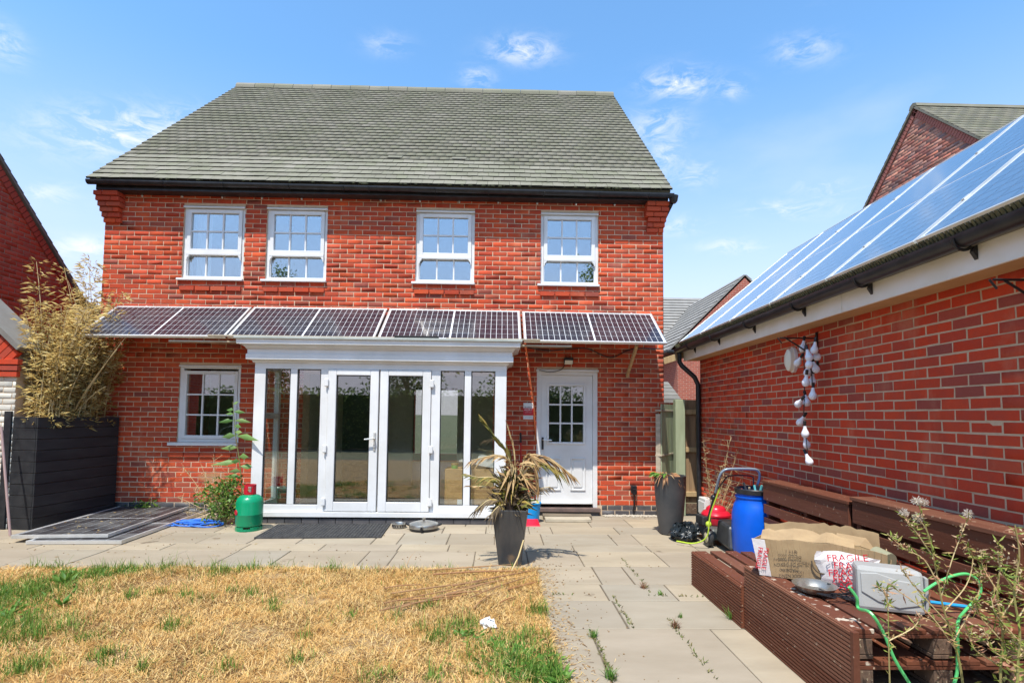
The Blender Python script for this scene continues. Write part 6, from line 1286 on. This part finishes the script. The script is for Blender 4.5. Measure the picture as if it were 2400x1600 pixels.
for px, py, s in LF:
    p = Vector(atY(px, py, Yp))-Vector((bp_[0], bp_[1], 0)); z = min(cv, key=lambda q: abs(q.z-(p.z-.0))); d = p-z; d.z *= .5; d = d+Vector((0, random.uniform(-.06, .03), .01))
    lv.leaf(z, d, max(.09, d.length*1.5)*(.9+.4*s), .075*s+.015, (random.uniform(-.4, .4), -1., random.uniform(.1, .6)), .22)
lv.build('foliage', bigm, tp)
# ---- dying palm
pm = thing('dying_palm', 'dying palm with brown drooping fronds in the square pot', 'palm', (PP.x, PP.y, .50)); PO = Vector((PP.x, PP.y, .50))
pw_ = lambda px, py, dy=0.: Vector(atY(px, py, PP.y+dy))-PO
frm = leafmat('brown_frond', [(0, (.20, .10, .045)), (.4, (.40, .24, .10)), (.7, (.52, .36, .17)), (1, (.34, .22, .10))], .2, .7); gfr = leafmat('olive_frond', [(0, (.12, .13, .035)), (.5, (.22, .21, .05)), (1, (.42, .30, .08))], .25, .6); darkf = leafmat('grey_brown_frond', [(0, (.06, .045, .03)), (.5, (.15, .11, .065)), (1, (.26, .19, .11))], .15, .8)
def frond(path, mt, n_=26, L_=.22, spread=.5, W_=.013, droop=.3, fold=1.):
    P = arc_pts(path, 6); MB().tube(P, [.009-.006*i/len(P) for i in range(len(P))], 6).build('frond_stem', canem, pm, smooth=True); lv = Leaves(); N_ = len(P)
    for i in range(n_):
        f = .25+.75*i/n_; k = min(N_-2, int(f*(N_-1))); p = P[k].lerp(P[k+1], f*(N_-1)-k); d = (P[k+1]-P[k]).normalized()
        for s in (1, -1): q = d.cross(Vector((random.uniform(-.3, .3), random.uniform(-.3, .3), 1))).normalized()*s*spread; lv.leaf(p, d*fold+q+Vector((0, 0, random.uniform(-.25, .1))), L_*random.uniform(.6, 1.1)*(1-.45*f), W_*random.uniform(.7, 1.2), droop=droop*random.uniform(.4, 1.4))
    lv.build('frond', mt, pm)
frond([pw_(1205, 1160), pw_(1195, 1080), pw_(1165, 1030, -.05), pw_(1133, 985, -.08)], gfr, 22, .26, .10, .014, .02)
frond([pw_(1210, 1150, .05), pw_(1205, 1060, .08), pw_(1188, 992, .1)], frm, 10, .16, .08, .012, .02)
frond([pw_(1205, 1150), pw_(1200, 1085, .02), pw_(1165, 1066, -.03), pw_(1105, 1078, -.1)], frm, 20, .20, .30, .012, .55)
frond([pw_(1212, 1150), pw_(1235, 1085), pw_(1280, 1070, -.05), pw_(1340, 1112, -.1)], frm, 30, .24, .22, .013, .6)
frond([pw_(1212, 1150), pw_(1238, 1095, .08), pw_(1275, 1085, .08), pw_(1325, 1110, .05)], gfr, 24, .22, .30, .012, .8)
frond([pw_(1212, 1140), pw_(1232, 1070, -.05), pw_(1252, 1080, -.12), pw_(1262, 1150, -.14)], frm, 26, .20, .22, .016, .5)
frond([pw_(1200, 1150), pw_(1160, 1120, -.05), pw_(1120, 1118, -.1), pw_(1090, 1110, -.14)], gfr, 16, .16, .3, .012, .5)
frond([pw_(1200, 1160), pw_(1160, 1142, .05), pw_(1092, 1138, .1)], frm, 12, .14, .12, .014, .1)
frond([pw_(1198, 1180), pw_(1150, 1170, -.1), pw_(1115, 1195, -.16)], darkf, 18, .18, .45, .011, .7)
frond([pw_(1198, 1180), pw_(1170, 1185, -.14), pw_(1150, 1205, -.2)], darkf, 16, .15, .45, .010, .8)
frond([pw_(1205, 1180), pw_(1245, 1150, -.05), pw_(1290, 1140, -.1)], darkf, 16, .16, .4, .011, .6)
lv = Leaves(); lv2 = Leaves()
for i in range(430):
    a = random.uniform(0, 6.28); r = random.uniform(.0, .13); z = random.uniform(0, .34); (lv if random.random() < .58 else lv2).leaf((math.cos(a)*r*.8, math.sin(a)*r*.8, z), (math.cos(a)*random.uniform(.2, 1.0), math.sin(a)*random.uniform(.2, 1.0), random.uniform(.0, 1.3)), random.uniform(.10, .28), random.uniform(.007, .015), droop=random.uniform(0, .5))
lv.build('fibres', darkf, pm, kind='stuff'); lv2.build('green_blades', gfr, pm, kind='stuff')
lv = Leaves()
for i in range(60): a = random.uniform(0, 6.28); lv.leaf((.05*math.cos(a)+.05, .05*math.sin(a), random.uniform(.3, .52)), (math.cos(a)+.3, math.sin(a), random.uniform(-.6, 1.1)), random.uniform(.14, .28), random.uniform(.010, .018), droop=random.uniform(.2, .8))
lv.build('dead_leaves', frm, pm, kind='stuff'); MB().lathe([(.07, 0), (.085, .12), (.07, .25), (.045, .40)], (0, 0, -.02), 10).build('trunk', MT['stain_dark'], pm, smooth=True)
# ---- wilted plant in the round pot
wp_ = thing('wilted_plant', 'wilted plant with orange-brown leaves drooping over the round pot', 'plant', (gpq.x-.06, gpq.y-.04, .70)); lv = Leaves(); lv2 = Leaves()
for i in range(70): a = random.uniform(0, 6.28); lv.leaf((.10*math.cos(a), .08*math.sin(a), .07), (math.cos(a), math.sin(a)*.7-.3, random.uniform(-.2, .5)), random.uniform(.08, .15), .016, droop=random.uniform(.6, 1.3))
for i in range(26): a = random.uniform(2.2, 4.6); lv2.leaf((.12*math.cos(a)-.02, .08*math.sin(a), .08), (math.cos(a), math.sin(a)*.6, random.uniform(-.1, .6)), random.uniform(.06, .11), .035, droop=.5)
lv.build('dead_leaves', leafmat('orange_brown_leaf', [(0, (.26, .12, .05)), (.5, (.42, .20, .09)), (1, (.5, .32, .16))]), wp_); lv2.build('green_leaves', weedm, wp_); MB().tube([(0, 0, 0), (0, 0, .09)], .01, 6).build('stem', canem, wp_)
# ---- dry shrub behind the mower
q = GXp(1700, 1150, GWX-.30); sb = thing('dry_shrub', 'thin dry shrub with pale pods against the garage wall', 'shrub', (q[0]+.12, q[1]+.3, 0)); o_ = Vector((q[0]+.12, q[1]+.3, 0))
dry_stalks(sb, [Vector(atY(px, py, q[1]+.1))-o_ for px, py in ((1648, 1030), (1710, 1035), (1730, 1055), (1752, 1095), (1660, 1100), (1690, 1090), (1745, 1130), (1670, 1130), (1715, 1120))], (0, 0, 0), leafmat('pale_pod', [(0, (.45, .36, .16)), (.6, (.58, .50, .30)), (1, (.22, .24, .07))]))
# ---- weeds at the bottom right, in front of the bench end
def tall_weed(label, base, stem, branches, Y, heads, mt, nleaf=90, r0=.006, fl=True):
    b = Vector(atY(*base, Y)); b.z = 0; t = thing('tall_weed', label, 'weed', tuple(b)); w = lambda p: Vector(atY(p[0], p[1], Y+(p[2] if len(p) > 2 else 0)))-b
    main = arc_pts([Vector((0, 0, 0))]+[w(p) for p in stem], 5); MB().tube(main, [r0*(1-.6*i/len(main)) for i in range(len(main))], 6).build('stem', M('weed_stem', (.22, .25, .06), (.30, .22, .10), 6, .6), t, smooth=True); lv = Leaves(); sd_ = Leaves(); paths = [main]
    for br2 in branches: p = arc_pts([w(x_) for x_ in br2], 5); paths.append(p); MB().tube(p, [.0032*(1-.5*i/len(p)) for i in range(len(p))], 5).build('branch', canem, t, smooth=True)
    for p in paths:
        for k in range(int(.85*nleaf/len(paths))+8):
            f = random.random(); i = min(len(p)-2, int(f*(len(p)-1))); q = p[i].lerp(p[i+1], random.random()); lv.leaf(q, (random.gauss(0, 1), random.gauss(0, 1), random.gauss(.3, .6)), random.uniform(.02, .055), random.uniform(.006, .012))
        for k in range(24): f = 1-.35*random.random()**2; i = min(len(p)-2, int(f*(len(p)-1))); sd_.leaf(p[i]+Vector((random.gauss(0, .012), random.gauss(0, .012), random.gauss(0, .012))), (random.gauss(0, 1), random.gauss(0, 1), random.gauss(0, 1)), random.uniform(.010, .02), .008)
    lv.build('foliage', mt, t, kind='stuff'); sd_.build('buds', seedm, t, kind='stuff')
    for h in heads:
        c_ = w(h); n_ = 130; d = rng.normal(size=(n_, 3)); d /= np.linalg.norm(d, axis=1)[:, None]; L = rng.uniform(.013, .026, n_)[:, None]; s_ = np.cross(d, rng.normal(size=(n_, 3))); s_ /= np.linalg.norm(s_, axis=1)[:, None]; V = np.stack([np.tile(np.array(c_), (n_, 1)), np.array(c_)+d*L+s_*.0011, np.array(c_)+d*L-s_*.0011], 1).reshape(-1, 3)
        fastmesh('seed_head', V, np.arange(n_*3).reshape(-1, 3), fluff, np.repeat(rng.random(n_), 3), t)
fluff = leafmat('pale_seed_fluff', [(0, (.62, .54, .44)), (1, (.75, .70, .62))], .4, .9); wl2 = leafmat('grey_green_weed', [(0, (.13, .21, .04)), (.4, (.26, .33, .06)), (.7, (.42, .34, .13)), (.85, (.50, .24, .14)), (1, (.58, .40, .26))], .35, .6)
tall_weed('tall branching weed with fluffy white seed heads before the bench end', (2262, 1640), [(2255, 1590), (2235, 1500), (2210, 1420), (2195, 1340), (2180, 1270), (2155, 1185)],
          [[(2200, 1370), (2165, 1310), (2120, 1285), (2080, 1250)], [(2195, 1340), (2175, 1250), (2145, 1205)], [(2205, 1400), (2235, 1300), (2270, 1210)], [(2215, 1430), (2265, 1370), (2280, 1310), (2265, 1275)], [(2185, 1300), (2150, 1250), (2115, 1203)], [(2235, 1500), (2290, 1400), (2300, 1330)], [(2240, 1520), (2180, 1440), (2100, 1380), (2080, 1365)], [(2240, 1480), (2150, 1380), (2110, 1330)]], 2.50, [(2148, 1172), (2165, 1176), (2118, 1200), (2150, 1213), (2268, 1203)], wl2, 320)
tall_weed('slender upright weed with narrow leaves before the near bench', (2086, 1660), [(2085, 1590), (2083, 1520), (2082, 1450), (2078, 1375)], [[(2082, 1420), (2070, 1380), (2058, 1375)], [(2084, 1500), (2140, 1470), (2160, 1440)]], 2.45, [], wl2, 60, .004)
for k, (bx, lab) in enumerate(((2345, 'red-tinged seeding weed near the right edge'), (2385, 'tall seeding weed at the far right edge of the picture'))):
    tall_weed(lab, (bx, 1680), [(bx, 1590), (bx+5, 1480), (bx-8, 1390), (bx+4, 1300), (bx-6, 1230+40*(1-k))], [[(bx+2, 1500), (bx-50, 1440), (bx-62, 1400)], [(bx, 1450), (bx+40, 1380), (bx+38, 1310)], [(bx-4, 1390), (bx-40, 1330), (bx-46, 1290)], [(bx, 1540), (bx+50, 1500)], [(bx, 1560), (bx-60, 1520), (bx-80, 1470)]], 2.38-.1*k, [], wl2, 260, .006)
P = []; 
for i in range(1500):
    px = random.uniform(2010, 2420); py = random.uniform(1500, 1640); q = atY(px, py, random.uniform(2.3, 2.6)); 
    if random.random() < (px-1950)/500 and q[2] < .36*((px-1950)/450): P.append(q)
V, T, R = leafcloud(np.array(P), .04, .35, rng.random(len(P))); fastmesh('low_weeds', V, T, wl2, R, kind='stuff', label='tangle of low weeds below the bench end at the right', cat='weeds')

# ================================================================ planting behind the viewer, mirrored in the glass
treem = leafmat('tree_leaf', [(0, (.07, .11, .03)), (.5, (.15, .21, .06)), (1, (.26, .31, .10))], .5, .6); barkm = M('bark', (.10, .075, .05), (.06, .045, .03), 10, .9, .6)
def tree(x, y, h, r, n_, label):
    t = thing('garden_tree', label, 'tree', (x, y, 0)); th_ = h*.35; m = MB(); m.tube([(0, 0, 0), (.05, 0, th_), (.0, .1, h*.75)], [.16, .12, .03], 8); C_ = []
    for i in range(26): a = random.uniform(0, 6.28); z = random.uniform(th_*.8, h); rr_ = r*math.sin(math.pi*min(1, (z-th_*.6)/(h-th_*.55)))**.6*random.uniform(.3, 1); c_ = Vector((math.cos(a)*rr_, math.sin(a)*rr_, z)); C_.append(c_); m.tube(bez((0, 0, z*.6), (c_.x*.4, c_.y*.4, z*.85), c_, 4), [.04, .03, .02, .012, .006], 5)
    m.build('trunk', barkm, t, smooth=True); P = np.concatenate([np.array(c_)+rng.normal(size=(n_//26, 3))*np.array([.42, .42, .34])*r*.5 for c_ in C_]); V, T, R = leafcloud(P, .16, .6, rng.random(len(P))); fastmesh('crown', V, T, treem, R, t, kind='stuff')
tree(5.2, -12, 9.4, 1.7, 5200, 'tall tree mirrored in the rightmost upper window'); tree(-11.5, -12, 9.0, 1.3, 4200, 'slim tree mirrored in the second upper window'); tree(-4.5, -11, 6.2, 2.4, 6000, 'broad tree mirrored darkly in the double doors'); tree(1.2, -10.5, 6., 2.2, 6000, 'bushy tree mirrored in the back door panes')
hd_ = thing('garden_hedge', 'dark hedge mirrored along the ground-floor glass', 'hedge', (-2, -8.5, 0)); MB().box(-12, 12, -.4, .4, 0, 2.3).build('core', M('hedge_core', (.05, .075, .02), None, rough=.9), hd_)
n_ = 16000; P = np.stack([rng.uniform(-12, 12, n_), rng.choice([-1, 1], n_)*rng.uniform(.35, .65, n_), rng.uniform(0, 2.6, n_)], 1); V, T, R = leafcloud(P, .15, .6, rng.random(n_)); fastmesh('foliage', V, T, treem, R, hd_, kind='stuff')
